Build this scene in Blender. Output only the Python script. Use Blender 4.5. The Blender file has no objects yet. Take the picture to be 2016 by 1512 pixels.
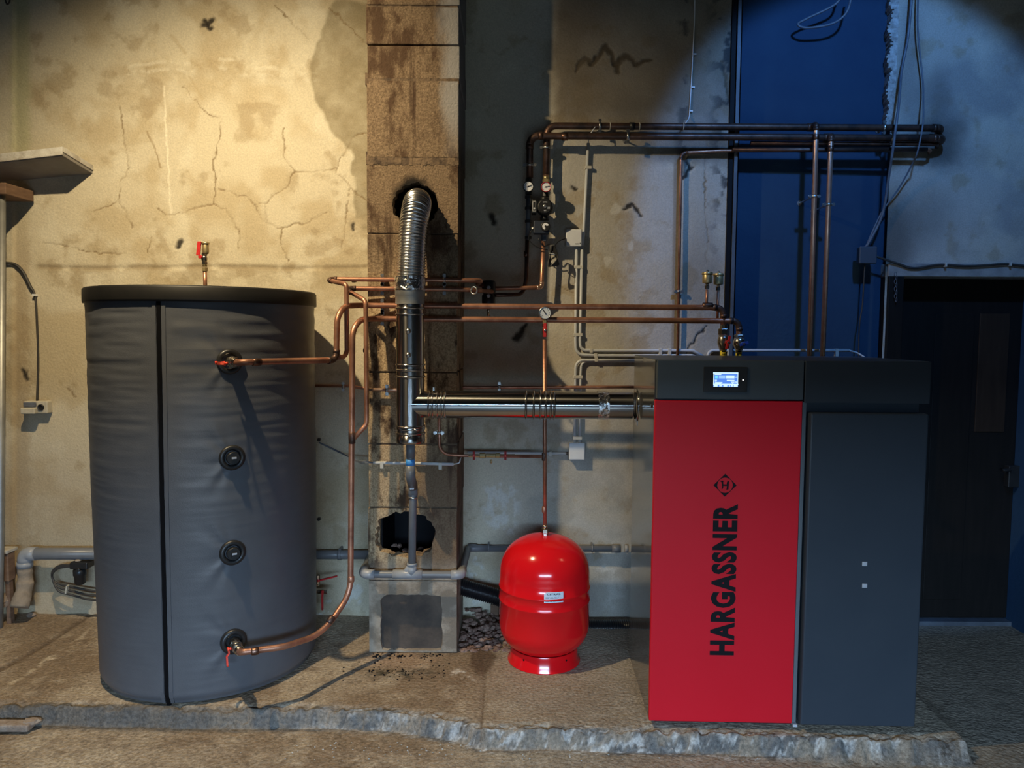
import bpy, bmesh, math, random
import numpy as np
from mathutils import Vector, Matrix

S = bpy.context.scene
COL = S.collection
rnd = random.Random(7)

# ------------------------------------------------------------------ camera
CAM_H, FPX, HORIZON, ROLL = 1.65, 1450.0, 655.0, 0.006
pitch = math.atan((756 - HORIZON) / FPX)
cF = Vector((0, math.cos(pitch), -math.sin(pitch)))
cU0 = Vector((0, math.sin(pitch), math.cos(pitch)))
cR0 = Vector((1, 0, 0))
cR = math.cos(ROLL) * cR0 + math.sin(ROLL) * cU0
cU = math.cos(ROLL) * cU0 - math.sin(ROLL) * cR0
cC = Vector((0, 0, CAM_H))
cam_d = bpy.data.cameras.new('camera')
cam = bpy.data.objects.new('camera', cam_d)
COL.objects.link(cam)
m3 = Matrix((cR, cU, -cF)).transposed()
cam.matrix_world = Matrix.Translation(cC) @ m3.to_4x4()
cam_d.sensor_fit = 'HORIZONTAL'
cam_d.sensor_width = 36.0
cam_d.lens = FPX / 2016.0 * 36.0
cam_d.clip_start = 0.05
S.camera = cam

# ------------------------------------------------------------------ light, world, exposure
S.view_settings.view_transform = 'Standard'
S.view_settings.look = 'None'
S.view_settings.gamma = 1.0
S.view_settings.use_curve_mapping = False
S.view_settings.exposure = 0.0

w = bpy.data.worlds.new('world')
S.world = w
w.use_nodes = True
w.node_tree.nodes['Background'].inputs[0].default_value = (0.35, 0.55, 1.0, 1)
w.node_tree.nodes['Background'].inputs[1].default_value = 0.15


def spot(name, loc, aim, energy, col, size, blend, rad):
    d = bpy.data.lights.new(name, 'SPOT')
    d.energy, d.color, d.spot_size, d.spot_blend, d.shadow_soft_size = energy, col, math.radians(size), blend, rad
    o = bpy.data.objects.new(name, d)
    COL.objects.link(o)
    o.location = loc
    o.rotation_euler = (Vector(aim) - Vector(loc)).to_track_quat('-Z', 'Y').to_euler()
    return o


WARM = (-1.55, 2.35, 3.6)
spot('warm_work_lamp', WARM, (-1.2, 3.9, 1.35), 365, (1.0, 0.80, 0.49), 126, 1.0, 0.025)
spot('blue_lamp', (1.5, 2.0, 3.9), (1.5 + .154, 2.0 + .814, 3.9 - .56), 175, (0.14, 0.40, 1.0), 55, 0.22, 0.07)
# evening sky seen through the low open gateway behind the camera
d = bpy.data.lights.new('evening_sky', 'AREA')
d.shape, d.size, d.size_y, d.energy, d.color = 'RECTANGLE', 7.0, 2.6, 4500, (0.47, 0.71, 1.0)
o = bpy.data.objects.new('evening_sky', d)
COL.objects.link(o)
o.location = (-0.4, -5.2, 3.2)
o.rotation_euler = (math.radians(90), 0, 0)

# ------------------------------------------------------------------ pixel helpers (photo 2016x1512)
def ray(x, y):
    return cF + cR * ((x - 1008) / FPX) - cU * ((y - 756) / FPX)


def P(x, y, Y):
    d = ray(x, y)
    return cC + d * (Y / d.y)


def PZ(x, y, Z):
    d = ray(x, y)
    return cC + d * ((Z - CAM_H) / d.z)


def proj_np(X, Y, Z):
    vx, vy, vz = X - cC.x, Y - cC.y, Z - cC.z
    dz = vx * cF.x + vy * cF.y + vz * cF.z
    return (1008 + FPX * (vx * cR.x + vy * cR.y + vz * cR.z) / dz,
            756 - FPX * (vx * cU.x + vy * cU.y + vz * cU.z) / dz)


W = 4.19            # plane of the back wall
CHY = 3.69          # front of the chimney
ZL = -0.08          # lower floor

# ------------------------------------------------------------------ numpy noise
def vnoise(x, y, seed):
    xi, yi = np.floor(x).astype(np.int64), np.floor(y).astype(np.int64)
    xf, yf = x - xi, y - yi
    u, v = xf * xf * (3 - 2 * xf), yf * yf * (3 - 2 * yf)

    def h(a, b):
        n = (a * 374761393 + b * 668265263 + seed * 1442695041) & 0xffffffff
        n = ((n ^ (n >> 13)) * 1274126177) & 0xffffffff
        n = n ^ (n >> 16)
        return (n & 0xffff) / 65535.0
    return (h(xi, yi) * (1 - u) + h(xi + 1, yi) * u) * (1 - v) + (h(xi, yi + 1) * (1 - u) + h(xi + 1, yi + 1) * u) * v


def fbm(x, y, s, seed, oct=4):
    t, a, tot = 0, 1.0, 0
    for i in range(oct):
        t = t + a * vnoise(x * s, y * s, seed + i * 17)
        tot += a
        a *= .55
        s *= 2.03
    return t / tot


def polydist(PX, PY, pts):
    best = np.full(PX.shape, 1e9)
    for (x0, y0), (x1, y1) in zip(pts[:-1], pts[1:]):
        dx, dy = x1 - x0, y1 - y0
        t = np.clip(((PX - x0) * dx + (PY - y0) * dy) / (dx * dx + dy * dy + 1e-9), 0, 1)
        best = np.minimum(best, np.hypot(PX - x0 - t * dx, PY - y0 - t * dy))
    return best


def sstep(a, b, x):
    t = np.clip((x - a) / (b - a), 0, 1)
    return t * t * (3 - 2 * t)


# ------------------------------------------------------------------ materials
def nodes_of(name):
    m = bpy.data.materials.new(name)
    m.use_nodes = True
    nt = m.node_tree
    return m, nt, nt.nodes['Principled BSDF']


def pmat(name, c1, c2=None, scale=12.0, rough=.5, metal=0.0, bump=0.0, bscale=60.0, rvar=0.0, coat=0.0,
         stretch=(1, 1, 1), lo=.35, hi=.65, coord='Object', spec=.5):
    m, nt, b = nodes_of(name)
    N, L = nt.nodes, nt.links
    b.inputs['Roughness'].default_value = rough
    b.inputs['Metallic'].default_value = metal
    b.inputs['Coat Weight'].default_value = coat
    b.inputs['Specular IOR Level'].default_value = spec
    b.inputs['Base Color'].default_value = (*c1, 1)
    tc = N.new('ShaderNodeTexCoord')
    mp = N.new('ShaderNodeMapping')
    mp.inputs['Scale'].default_value = stretch
    L.new(tc.outputs[coord], mp.inputs['Vector'])
    if c2 is not None:
        n = N.new('ShaderNodeTexNoise')
        n.inputs['Scale'].default_value = scale
        n.inputs['Detail'].default_value = 5
        n.inputs['Roughness'].default_value = .6
        L.new(mp.outputs[0], n.inputs['Vector'])
        r = N.new('ShaderNodeValToRGB')
        r.color_ramp.elements[0].position, r.color_ramp.elements[1].position = lo, hi
        r.color_ramp.elements[0].color, r.color_ramp.elements[1].color = (*c1, 1), (*c2, 1)
        L.new(n.outputs['Fac'], r.inputs['Fac'])
        L.new(r.outputs['Color'], b.inputs['Base Color'])
        if rvar:
            mr = N.new('ShaderNodeMapRange')
            mr.inputs['To Min'].default_value = max(.02, rough - rvar)
            mr.inputs['To Max'].default_value = min(1, rough + rvar)
            L.new(n.outputs['Fac'], mr.inputs['Value'])
            L.new(mr.outputs[0], b.inputs['Roughness'])
    if bump:
        n2 = N.new('ShaderNodeTexNoise')
        n2.inputs['Scale'].default_value = bscale
        n2.inputs['Detail'].default_value = 4
        L.new(mp.outputs[0], n2.inputs['Vector'])
        bp = N.new('ShaderNodeBump')
        bp.inputs['Strength'].default_value = bump
        bp.inputs['Distance'].default_value = .01
        L.new(n2.outputs['Fac'], bp.inputs['Height'])
        L.new(bp.outputs[0], b.inputs['Normal'])
    return m


def emat(name, col, s):
    m, nt, b = nodes_of(name)
    b.inputs['Base Color'].default_value = (*[c * .3 for c in col], 1)
    b.inputs['Emission Color'].default_value = (*col, 1)
    b.inputs['Emission Strength'].default_value = s
    return m


def attr_mat(name, rough=.9, bump=.35, bscale=90, fine=(.72, 1.2), fscale=70):
    """plaster or concrete whose albedo is a painted point colour, broken up by fine noise"""
    m, nt, b = nodes_of(name)
    N, L = nt.nodes, nt.links
    a = N.new('ShaderNodeAttribute')
    a.attribute_name = 'tint'
    g = N.new('ShaderNodeNewGeometry')
    n = N.new('ShaderNodeTexNoise')
    n.inputs['Scale'].default_value = fscale
    n.inputs['Detail'].default_value = 6
    n.inputs['Roughness'].default_value = .68
    L.new(g.outputs['Position'], n.inputs['Vector'])
    mr = N.new('ShaderNodeMapRange')
    mr.inputs['From Min'].default_value, mr.inputs['From Max'].default_value = .3, .7
    mr.inputs['To Min'].default_value, mr.inputs['To Max'].default_value = fine
    L.new(n.outputs['Fac'], mr.inputs['Value'])
    mx = N.new('ShaderNodeVectorMath')
    mx.operation = 'SCALE'
    L.new(a.outputs['Color'], mx.inputs[0])
    L.new(mr.outputs[0], mx.inputs['Scale'])
    L.new(mx.outputs[0], b.inputs['Base Color'])
    b.inputs['Roughness'].default_value = rough
    b.inputs['Specular IOR Level'].default_value = .25
    n2 = N.new('ShaderNodeTexNoise')
    n2.inputs['Scale'].default_value = bscale
    n2.inputs['Detail'].default_value = 5
    L.new(g.outputs['Position'], n2.inputs['Vector'])
    bp = N.new('ShaderNodeBump')
    bp.inputs['Strength'].default_value = bump
    bp.inputs['Distance'].default_value = .008
    L.new(n2.outputs['Fac'], bp.inputs['Height'])
    L.new(bp.outputs[0], b.inputs['Normal'])
    return m


M = {}
M['wall'] = attr_mat('old_plaster', .95, .34, 75, (.84, 1.12), 130)
M['floor'] = attr_mat('worn_concrete', .72, .9, 60, (.48, 1.48), 70)
M['dark_shell'] = pmat('dark_plaster', (.06, .06, .065), (.04, .04, .045), 3, .95)
M['copper'] = pmat('aged_copper', (.60, .30, .19), (.26, .115, .075), 9, .42, .72, .05, 120, .1, lo=.38, hi=.68)
M['copper_dark'] = pmat('tarnished_copper', (.17, .095, .07), (.06, .042, .037), 14, .45, .7, .08, 120, .1)
M['copper_bright'] = pmat('bright_copper', (.93, .64, .49), (.76, .45, .33), 16, .33, .85, 0, 60, .08)  # albedo raised to stand in for the lamp highlight on the drops
M['solder'] = pmat('blackened_solder_joint', (.10, .06, .05), (.30, .17, .12), 40, .42, 1.0, .1, 160)
M['steel'] = pmat('polished_stainless_steel', (.56, .54, .51), (.46, .44, .42), 4, .21, 1.0)
M['steel_along'] = pmat('polished_stainless_steel_pipe', (.50, .48, .45), (.42, .40, .38), 4, .20, 1.0)
for k_, ax_ in (('steel', 'Z'), ('steel_along', 'X')):
    nt_ = M[k_].node_tree
    tg_ = nt_.nodes.new('ShaderNodeTangent')
    tg_.direction_type, tg_.axis = 'RADIAL', ax_
    b_ = nt_.nodes['Principled BSDF']
    nt_.links.new(tg_.outputs[0], b_.inputs['Tangent'])
    b_.inputs['Anisotropic'].default_value = .88
    b_.inputs['Anisotropic Rotation'].default_value = .25
M['steel_rib'] = pmat('rolled_steel_bead', (.55, .54, .52), None, 4, .16, 1.0)
M['alu'] = pmat('corrugated_aluminium', (.74, .74, .74), (.62, .62, .62), 20, .24, 1.0, .03, 200)
M['foil'] = pmat('crinkled_foil_tape', (.82, .82, .82), (.7, .7, .7), 30, .2, 1.0, .9, 45)
M['zinc'] = pmat('zinc_plated_steel', (.70, .70, .68), (.5, .5, .5), 60, .32, 1.0)
M['brass'] = pmat('brass', (.62, .51, .28), (.5, .39, .19), 30, .40, .8)
M['nickel'] = pmat('nickel_plated_brass', (.66, .60, .50), (.48, .42, .34), 30, .26, 1.0)
M['jacket'] = pmat('grey_vinyl_jacket', (.098, .103, .115), (.088, .092, .103), 8, .42, 0, .10, 220, spec=.45)
M['lid'] = pmat('black_plastic_lid', (.008, .008, .008), (.016, .015, .014), 5, .5, spec=.3)
M['black'] = pmat('black_plastic', (.014, .014, .015), (.02, .02, .02), 30, .38)
M['blackhose'] = pmat('black_corrugated_hose', (.010, .010, .012), None, 5, .28)
M['zip'] = pmat('black_zip_tape', (.004, .004, .005), None, 5, .6, spec=.1)
M['red_tank'] = pmat('red_gloss_enamel', (.74, .008, .012), (.70, .006, .01), 4, .16, 0, .03, 12, coat=.15, spec=.35)
M['red_door'] = pmat('red_powder_coat', (.62, .008, .02), (.60, .007, .018), 3, .42, spec=.22)
M['red_plastic'] = pmat('red_lever_coating', (.60, .03, .03), (.45, .02, .02), 40, .4)
M['orange_red'] = pmat('orange_red_lever', (.85, .07, .03), (.75, .05, .03), 40, .4)
M['boiler'] = pmat('anthracite_powder_coat', (.036, .046, .060), (.032, .042, .056), 4, .38, spec=.3)
M['boiler_side'] = pmat('glossy_anthracite_sheet', (.055, .058, .060), (.05, .052, .054), 3, .16, 0, 0, 60, coat=.5)
M['header_lit'] = pmat('lit_anthracite_header', (.070, .088, .105), (.064, .08, .096), 4, .36, spec=.35)  # paler copy of the boiler coat, light on the left header put in colour
M['trim'] = pmat('grey_metal_edge', (.13, .14, .15), None, 4, .35)
M['ink'] = pmat('black_print', (.006, .006, .008), None, 4, .6, spec=.15)
M['pvc'] = pmat('grey_plastic_pipe', (.17, .175, .185), (.145, .15, .16), 20, .38)
M['pvc_light'] = pmat('light_grey_plastic_fitting', (.33, .335, .345), (.28, .285, .295), 20, .36)
M['pvc_dusty'] = pmat('mud_caked_plastic', (.36, .28, .20), (.22, .17, .12), 10, .9, 0, .6, 40)
M['shade_box'] = pmat('shade_dark_plastic', (.06, .075, .10), None, 20, .5)  # dark tone carries the shade lying on this box
M['white'] = pmat('white_plastic', (.72, .73, .74), (.68, .69, .70), 20, .4)
M['offwhite'] = pmat('yellowed_plastic', (.58, .54, .44), (.48, .44, .35), 30, .5)
M['conduit'] = pmat('pale_grey_conduit', (.60, .62, .64), (.54, .56, .58), 10, .4)
M['clip'] = pmat('cream_conduit_clip', (.55, .53, .47), None, 10, .5)
M['yellow'] = pmat('yellow_warning_sleeve', (.75, .58, .02), (.65, .5, .02), 30, .5)
M['blue_plastic'] = pmat('blue_plastic', (.02, .06, .35), None, 30, .4)
M['blue_label'] = pmat('blue_sticker', (.05, .28, .70), None, 30, .5)
M['pump_grey'] = pmat('dark_slate_housing', (.018, .026, .045), (.015, .022, .038), 20, .5)
M['paper'] = pmat('white_dial_paper', (.80, .81, .84), None, 30, .5)
M['label'] = pmat('silver_paper_label', (.62, .70, .80), (.70, .76, .84), 200, .45)
M['cable'] = pmat('dark_cable_sheath', (.035, .032, .03), (.05, .045, .04), 30, .55)
M['cable_grey'] = pmat('grey_cable_sheath', (.15, .17, .20), (.11, .12, .15), 30, .5)  # darkened to carry the shade on the lower hanging cables
M['recess'] = pmat('slate_blue_paint', (.009, .040, .095), (.014, .052, .110), 3, .8, 0, .25, 50)
M['pale_edge'] = pmat('broken_plaster_edge', (.55, .55, .53), (.28, .27, .25), 40, .95, 0, .8, 50)
M['post'] = pmat('painted_steel_post', (.10, .12, .15), (.07, .08, .10), 12, .5)
M['wood_dark'] = pmat('dark_stained_door', (.010, .008, .007), (.006, .005, .0045), 6, .6, spec=.25, stretch=(6, 6, .6))
M['wood_patch'] = pmat('worn_door_panel', (.035, .021, .013), (.024, .014, .009), 6, .6, spec=.25, stretch=(6, 6, .6))
M['lintel'] = pmat('concrete_lintel', (.33, .32, .30), (.22, .21, .20), 10, .9, 0, .4, 60)
M['shelf_top'] = pmat('chipped_white_board_edge', (.62, .60, .55), (.40, .36, .30), 18, .85, 0, .4, 60)
M['shelf'] = pmat('dusty_grey_board', (.30, .28, .26), (.24, .22, .20), 8, .9)
M['galv'] = pmat('galvanised_post', (.40, .40, .38), (.30, .30, .29), 12, .5, .7)
M['wood'] = pmat('old_brown_wood', (.22, .13, .08), (.14, .08, .05), 8, .8, stretch=(1, 1, 6))
M['stone'] = pmat('dusty_stone', (.34, .27, .21), (.22, .16, .12), 25, .95, 0, .6, 60)
M['rubble'] = pmat('red_brown_rubble', (.30, .20, .155), (.10, .045, .03), 30, .95, 0, .6, 80)
M['soot'] = pmat('sooty_render', (.105, .078, .058), (.045, .036, .03), 7, .9, 0, .4, 60)
M['mortar'] = pmat('brown_mortar', (.17, .115, .07), (.06, .04, .027), 26, .95, 0, .8, 50)
M['screen'] = emat('lit_blue_screen', (.10, .26, .85), 1.0)
M['screen_white'] = emat('lit_white_pixels', (.62, .85, 1.0), 1.1)
M['screen_cyan'] = emat('lit_cyan_pixels', (.20, .75, .95), 1.0)
M['screen_pale'] = emat('lit_pale_blue_pixels', (.32, .58, .95), 1.0)
M['led'] = emat('lit_white_indicator', (1, 1, 1), 1.2)
M['pale_grey'] = pmat('pale_grey_badge', (.42, .44, .48), None, 30, .4)


def chimney_mat():
    m, nt, b = nodes_of('brown_stained_chimney_block')
    N, L = nt.nodes, nt.links
    g = N.new('ShaderNodeNewGeometry')
    sep = N.new('ShaderNodeSeparateXYZ')
    L.new(g.outputs['Position'], sep.inputs[0])

    def noise(scale, st=(1, 1, 1), det=5, rough=.6):
        mp = N.new('ShaderNodeMapping')
        mp.inputs['Scale'].default_value = st
        L.new(g.outputs['Position'], mp.inputs['Vector'])
        n = N.new('ShaderNodeTexNoise')
        n.inputs['Scale'].default_value, n.inputs['Detail'].default_value, n.inputs['Roughness'].default_value = scale, det, rough
        L.new(mp.outputs[0], n.inputs['Vector'])
        return n.outputs['Fac']

    def rng(v, a, c, lo=0.0, hi=1.0):
        mr = N.new('ShaderNodeMapRange')
        mr.interpolation_type = 'SMOOTHSTEP'
        for k, x in zip(('From Min', 'From Max', 'To Min', 'To Max'), (a, c, lo, hi)):
            mr.inputs[k].default_value = x
        L.new(v, mr.inputs['Value'])
        return mr.outputs[0]

    def mix(f, c1, c2):
        mx = N.new('ShaderNodeMix')
        mx.data_type = 'RGBA'
        L.new(f, mx.inputs['Factor'])
        for s, c in ((6, c1), (7, c2)):
            if isinstance(c, tuple):
                mx.inputs[s].default_value = (*c, 1)
            else:
                L.new(c, mx.inputs[s])
        return mx.outputs[2]

    def math2(op, a, c):
        mm = N.new('ShaderNodeMath')
        mm.operation = op
        for i, x in enumerate((a, c)):
            if isinstance(x, (int, float)):
                mm.inputs[i].default_value = x
            else:
                L.new(x, mm.inputs[i])
        return mm.outputs[0]
    c = mix(rng(sep.outputs['Z'], 1.7, 2.1), mix(rng(noise(120, (1, 1, 1), 6, .75), .34, .62), (.30, .20, .11), (.62, .46, .28)), mix(rng(noise(120, (1, 1, 1), 6, .75), .34, .68), (.125, .085, .052), (.29, .205, .130)))
    c = mix(rng(noise(5, (1.6, 1, .8), 6, .7), .47, .62), c, (.080, .047, .028))
    c = mix(rng(noise(4, (3.5, 1, .28), 5, .6), .56, .70), c, (.055, .030, .019))
    # grey weathered right-hand edge of the upper shaft
    e = math2('ADD', sep.outputs['X'], math2('MULTIPLY', noise(6, (1, 1, .6)), .16))
    up = rng(sep.outputs['Z'], 2.45, 2.75)
    c = mix(math2('MULTIPLY', rng(e, -.30, -.22), up), c, (.30, .285, .275))
    # darker tar run under the flue tee, on the right half
    low = rng(sep.outputs['Z'], 1.25, .95)
    c = mix(math2('MULTIPLY', math2('MULTIPLY', rng(e, -.46, -.34), low), .75), c, (.10, .06, .04))
    # greyer render at the foot
    c = mix(rng(sep.outputs['Z'], .52, .40), c, mix(rng(noise(9), .4, .6), (.24, .195, .145), (.42, .35, .27)))
    # soot round the flue hole
    vm = N.new('ShaderNodeVectorMath')
    vm.operation = 'DISTANCE'
    L.new(g.outputs['Position'], vm.inputs[0])
    vm.inputs[1].default_value = P(817, 392, CHY)
    dd = math2('ADD', vm.outputs['Value'], math2('MULTIPLY', noise(14), .07))
    c = mix(rng(dd, .165, .115), c, (.012, .010, .009))
    L.new(c, b.inputs['Base Color'])
    b.inputs['Roughness'].default_value = .92
    b.inputs['Specular IOR Level'].default_value = .25
    bp = N.new('ShaderNodeBump')
    bp.inputs['Strength'].default_value, bp.inputs['Distance'].default_value = .8, .01
    L.new(noise(70, (1, 1, 1), 6, .7), bp.inputs['Height'])
    L.new(bp.outputs[0], b.inputs['Normal'])
    return m


M['block'] = chimney_mat()

# ------------------------------------------------------------------ mesh helpers
ORG = {}


def frame(ax):
    ax = Vector(ax).normalized()
    t = Vector((0, 0, 1)) if abs(ax.z) < .9 else Vector((0, -1, 0))
    a = t.cross(ax).normalized()
    return a, ax.cross(a).normalized(), ax


def fillet(pts, rad, n=7):
    pts = [Vector(p) for p in pts]
    rads = rad if isinstance(rad, (list, tuple)) else [rad] * len(pts)
    out = [pts[0]]
    for i in range(1, len(pts) - 1):
        a, b, c = pts[i - 1], pts[i], pts[i + 1]
        u, v = (a - b), (c - b)
        ang = u.angle(v, math.pi)
        if ang > math.pi - .02 or rads[i] <= 0:
            out.append(b)
            continue
        t = min(rads[i] / math.tan(ang / 2), u.length * .48, v.length * .48)
        r = t * math.tan(ang / 2)
        u.normalize()
        v.normalize()
        cen = b + (u + v).normalized() * (r / math.sin(ang / 2))
        p0, p1 = b + u * t - cen, b + v * t - cen
        tot = p0.angle(p1)
        axx = p0.cross(p1).normalized()
        for k in range(n + 1):
            out.append(cen + Matrix.Rotation(tot * k / n, 3, axx) @ p0)
    out.append(pts[-1])
    return out


def smooth_path(pts, n=8):
    """Catmull-Rom through pts"""
    p = [Vector(x) for x in pts]
    p = [p[0] * 2 - p[1]] + p + [p[-1] * 2 - p[-2]]
    out = []
    for i in range(1, len(p) - 2):
        for k in range(n):
            t = k / n
            out.append(.5 * ((2 * p[i]) + (p[i + 1] - p[i - 1]) * t + (2 * p[i - 1] - 5 * p[i] + 4 * p[i + 1] - p[i + 2]) * t * t
                             + (3 * p[i] - p[i - 1] - 3 * p[i + 1] + p[i + 2]) * t ** 3))
    out.append(p[-2])
    return out


def densify(path, step):
    out = [path[0]]
    for a, b in zip(path[:-1], path[1:]):
        k = max(1, int((b - a).length / step))
        for i in range(1, k + 1):
            out.append(a.lerp(b, i / k))
    return out


class MB:
    def __init__(s):
        s.v, s.f, s.sm = [], [], []

    def add(s, vs, fs, smooth=False):
        o = len(s.v)
        s.v += [Vector(x) for x in vs]
        for i, f in enumerate(fs):
            s.f.append([o + k for k in f])
            s.sm.append(smooth if isinstance(smooth, bool) else smooth[i])
        return s

    def box(s, lo, hi):
        x0, y0, z0 = lo
        x1, y1, z1 = hi
        return s.add([(x0, y0, z0), (x1, y0, z0), (x1, y1, z0), (x0, y1, z0), (x0, y0, z1), (x1, y0, z1), (x1, y1, z1), (x0, y1, z1)],
                     [(3, 2, 1, 0), (4, 5, 6, 7), (0, 1, 5, 4), (1, 2, 6, 5), (2, 3, 7, 6), (3, 0, 4, 7)])

    def obox(s, c, ax, ay, az, hx, hy, hz):
        c, ax, ay, az = Vector(c), Vector(ax).normalized(), Vector(ay).normalized(), Vector(az).normalized()
        vs = [c + ax * (hx * i) + ay * (hy * j) + az * (hz * k) for k in (-1, 1) for i, j in ((-1, -1), (1, -1), (1, 1), (-1, 1))]
        return s.add(vs, [(3, 2, 1, 0), (4, 5, 6, 7), (0, 1, 5, 4), (1, 2, 6, 5), (2, 3, 7, 6), (3, 0, 4, 7)])

    def prism(s, poly, vec):
        n = len(poly)
        vec = Vector(vec)
        vs = [Vector(p) for p in poly]
        vs += [p + vec for p in vs]
        fs = [tuple(range(n))[::-1], tuple(range(n, 2 * n))] + [(i, (i + 1) % n, n + (i + 1) % n, n + i) for i in range(n)]
        return s.add(vs, fs)

    def tube(s, path, r, seg=14, caps=True, smooth=True):
        path = [Vector(p) for p in path]
        q = [path[0]]
        rr = [r[0]] if isinstance(r, list) else None
        for i, p in enumerate(path[1:]):
            if (p - q[-1]).length > 1e-6:
                q.append(p)
                if rr is not None:
                    rr.append(r[i + 1])
        path = q
        n = len(path)
        tang = []
        for i in range(n):
            a = (path[i] - path[i - 1]).normalized() if i else None
            b = (path[i + 1] - path[i]).normalized() if i < n - 1 else None
            t = (a + b) if a and b else (a or b)
            if t.length < 1e-6:
                t = b
            tang.append(t.normalized())
        a, _, _ = frame(tang[0])
        vs, fs = [], []
        for i in range(n):
            t = tang[i]
            a = (a - t * a.dot(t))
            if a.length < 1e-6:
                a, _, _ = frame(t)
            a.normalize()
            b = t.cross(a)
            ri = rr[i] if rr is not None else r
            for k in range(seg):
                th = 2 * math.pi * k / seg
                vs.append(path[i] + a * (ri * math.cos(th)) + b * (ri * math.sin(th)))
        for i in range(n - 1):
            for k in range(seg):
                k2 = (k + 1) % seg
                fs.append((i * seg + k, i * seg + k2, (i + 1) * seg + k2, (i + 1) * seg + k))
        sm = [smooth] * len(fs)
        if caps:
            fs += [tuple(range(seg))[::-1], tuple(range((n - 1) * seg, n * seg))]
            sm += [False, False]
        return s.add(vs, fs, sm)

    def cyl(s, p0, p1, r, seg=16, r2=None, smooth=True):
        return s.tube([p0, p1], [r, r if r2 is None else r2], seg, True, smooth)

    def lathe(s, base, axis, prof, seg=24, smooth=True, caps=True):
        a, b, t = frame(axis)
        base = Vector(base)
        vs, fs = [], []
        for r, h in prof:
            for k in range(seg):
                th = 2 * math.pi * k / seg
                vs.append(base + t * h + (a * math.cos(th) + b * math.sin(th)) * r)
        n = len(prof)
        for i in range(n - 1):
            for k in range(seg):
                k2 = (k + 1) % seg
                fs.append((i * seg + k, i * seg + k2, (i + 1) * seg + k2, (i + 1) * seg + k))
        sm = [smooth] * len(fs)
        if caps:
            fs += [tuple(range(seg))[::-1], tuple(range((n - 1) * seg, n * seg))]
            sm += [False, False]
        return s.add(vs, fs, sm)

    def torus(s, c, axis, R, r, seg=28, ss=10):
        a, b, t = frame(axis)
        c = Vector(c)
        vs, fs = [], []
        for i in range(seg):
            th = 2 * math.pi * i / seg
            d = a * math.cos(th) + b * math.sin(th)
            for k in range(ss):
                ph = 2 * math.pi * k / ss
                vs.append(c + d * (R + r * math.cos(ph)) + t * (r * math.sin(ph)))
        for i in range(seg):
            for k in range(ss):
                i2, k2 = (i + 1) % seg, (k + 1) % ss
                fs.append((i * ss + k, i2 * ss + k, i2 * ss + k2, i * ss + k2))
        return s.add(vs, fs, True)

    def ball(s, c, r, seg=10, rings=6, sc=(1, 1, 1)):
        c = Vector(c)
        vs = [c + Vector((0, 0, -r * sc[2]))]
        fs = []
        for i in range(1, rings):
            ph = -math.pi / 2 + math.pi * i / rings
            for k in range(seg):
                th = 2 * math.pi * k / seg
                vs.append(c + Vector((r * sc[0] * math.cos(ph) * math.cos(th), r * sc[1] * math.cos(ph) * math.sin(th), r * sc[2] * math.sin(ph))))
        vs.append(c + Vector((0, 0, r * sc[2])))
        for k in range(seg):
            fs.append((0, 1 + (k + 1) % seg, 1 + k))
        for i in range(rings - 2):
            for k in range(seg):
                a, b = 1 + i * seg + k, 1 + i * seg + (k + 1) % seg
                fs.append((a, b, b + seg, a + seg))
        o = 1 + (rings - 2) * seg
        for k in range(seg):
            fs.append((o + k, o + (k + 1) % seg, len(vs) - 1))
        return s.add(vs, fs, True)

    def rock(s, c, r, rg, flat=.6):
        rot = Matrix.Rotation(rg.random() * 6.28, 3, 'Z') @ Matrix.Rotation(rg.uniform(-.4, .4), 3, 'X')
        o = len(s.v)
        s.ball(Vector((0, 0, 0)), r, 7, 4, (rg.uniform(.8, 1.3), rg.uniform(.7, 1.1), flat))
        for i in range(o, len(s.v)):
            s.v[i] = Vector(c) + rot @ (s.v[i] * rg.uniform(.78, 1.15))
        for i in range(len(s.sm) - 35, len(s.sm)):
            s.sm[i] = False
        return s

    def build(s, name, mat, parent=None, bevel=0, bseg=2, origin=None):
        if parent is not None:
            org = ORG[parent]
        elif origin is not None:
            org = Vector(origin)
        else:
            xs = [p.x for p in s.v]
            ys = [p.y for p in s.v]
            zs = [p.z for p in s.v]
            org = Vector(((min(xs) + max(xs)) / 2, (min(ys) + max(ys)) / 2, min(zs)))
        me = bpy.data.meshes.new(name)
        me.from_pydata([tuple(p - org) for p in s.v], [], s.f)
        me.polygons.foreach_set('use_smooth', s.sm)
        me.materials.append(M[mat] if isinstance(mat, str) else mat)
        me.update()
        o = bpy.data.objects.new(name, me)
        COL.objects.link(o)
        if parent is None:
            o.location = org
        else:
            o.parent = parent
        ORG[o] = org
        if bevel:
            md = o.modifiers.new('bevel', 'BEVEL')
            md.width, md.segments, md.limit_method, md.angle_limit = bevel, bseg, 'ANGLE', math.radians(40)
        return o


def tag(o, label, cat, group=None):
    o['label'], o['category'] = label, cat
    if group:
        o['group'] = group
    return o


def empty(name, loc, label, cat, group=None):
    o = bpy.data.objects.new(name, None)
    COL.objects.link(o)
    o.location = loc
    o.empty_display_size = .05
    ORG[o] = Vector(loc)
    return tag(o, label, cat, group)


def struct(o):
    o['kind'] = 'structure'
    return o


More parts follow.
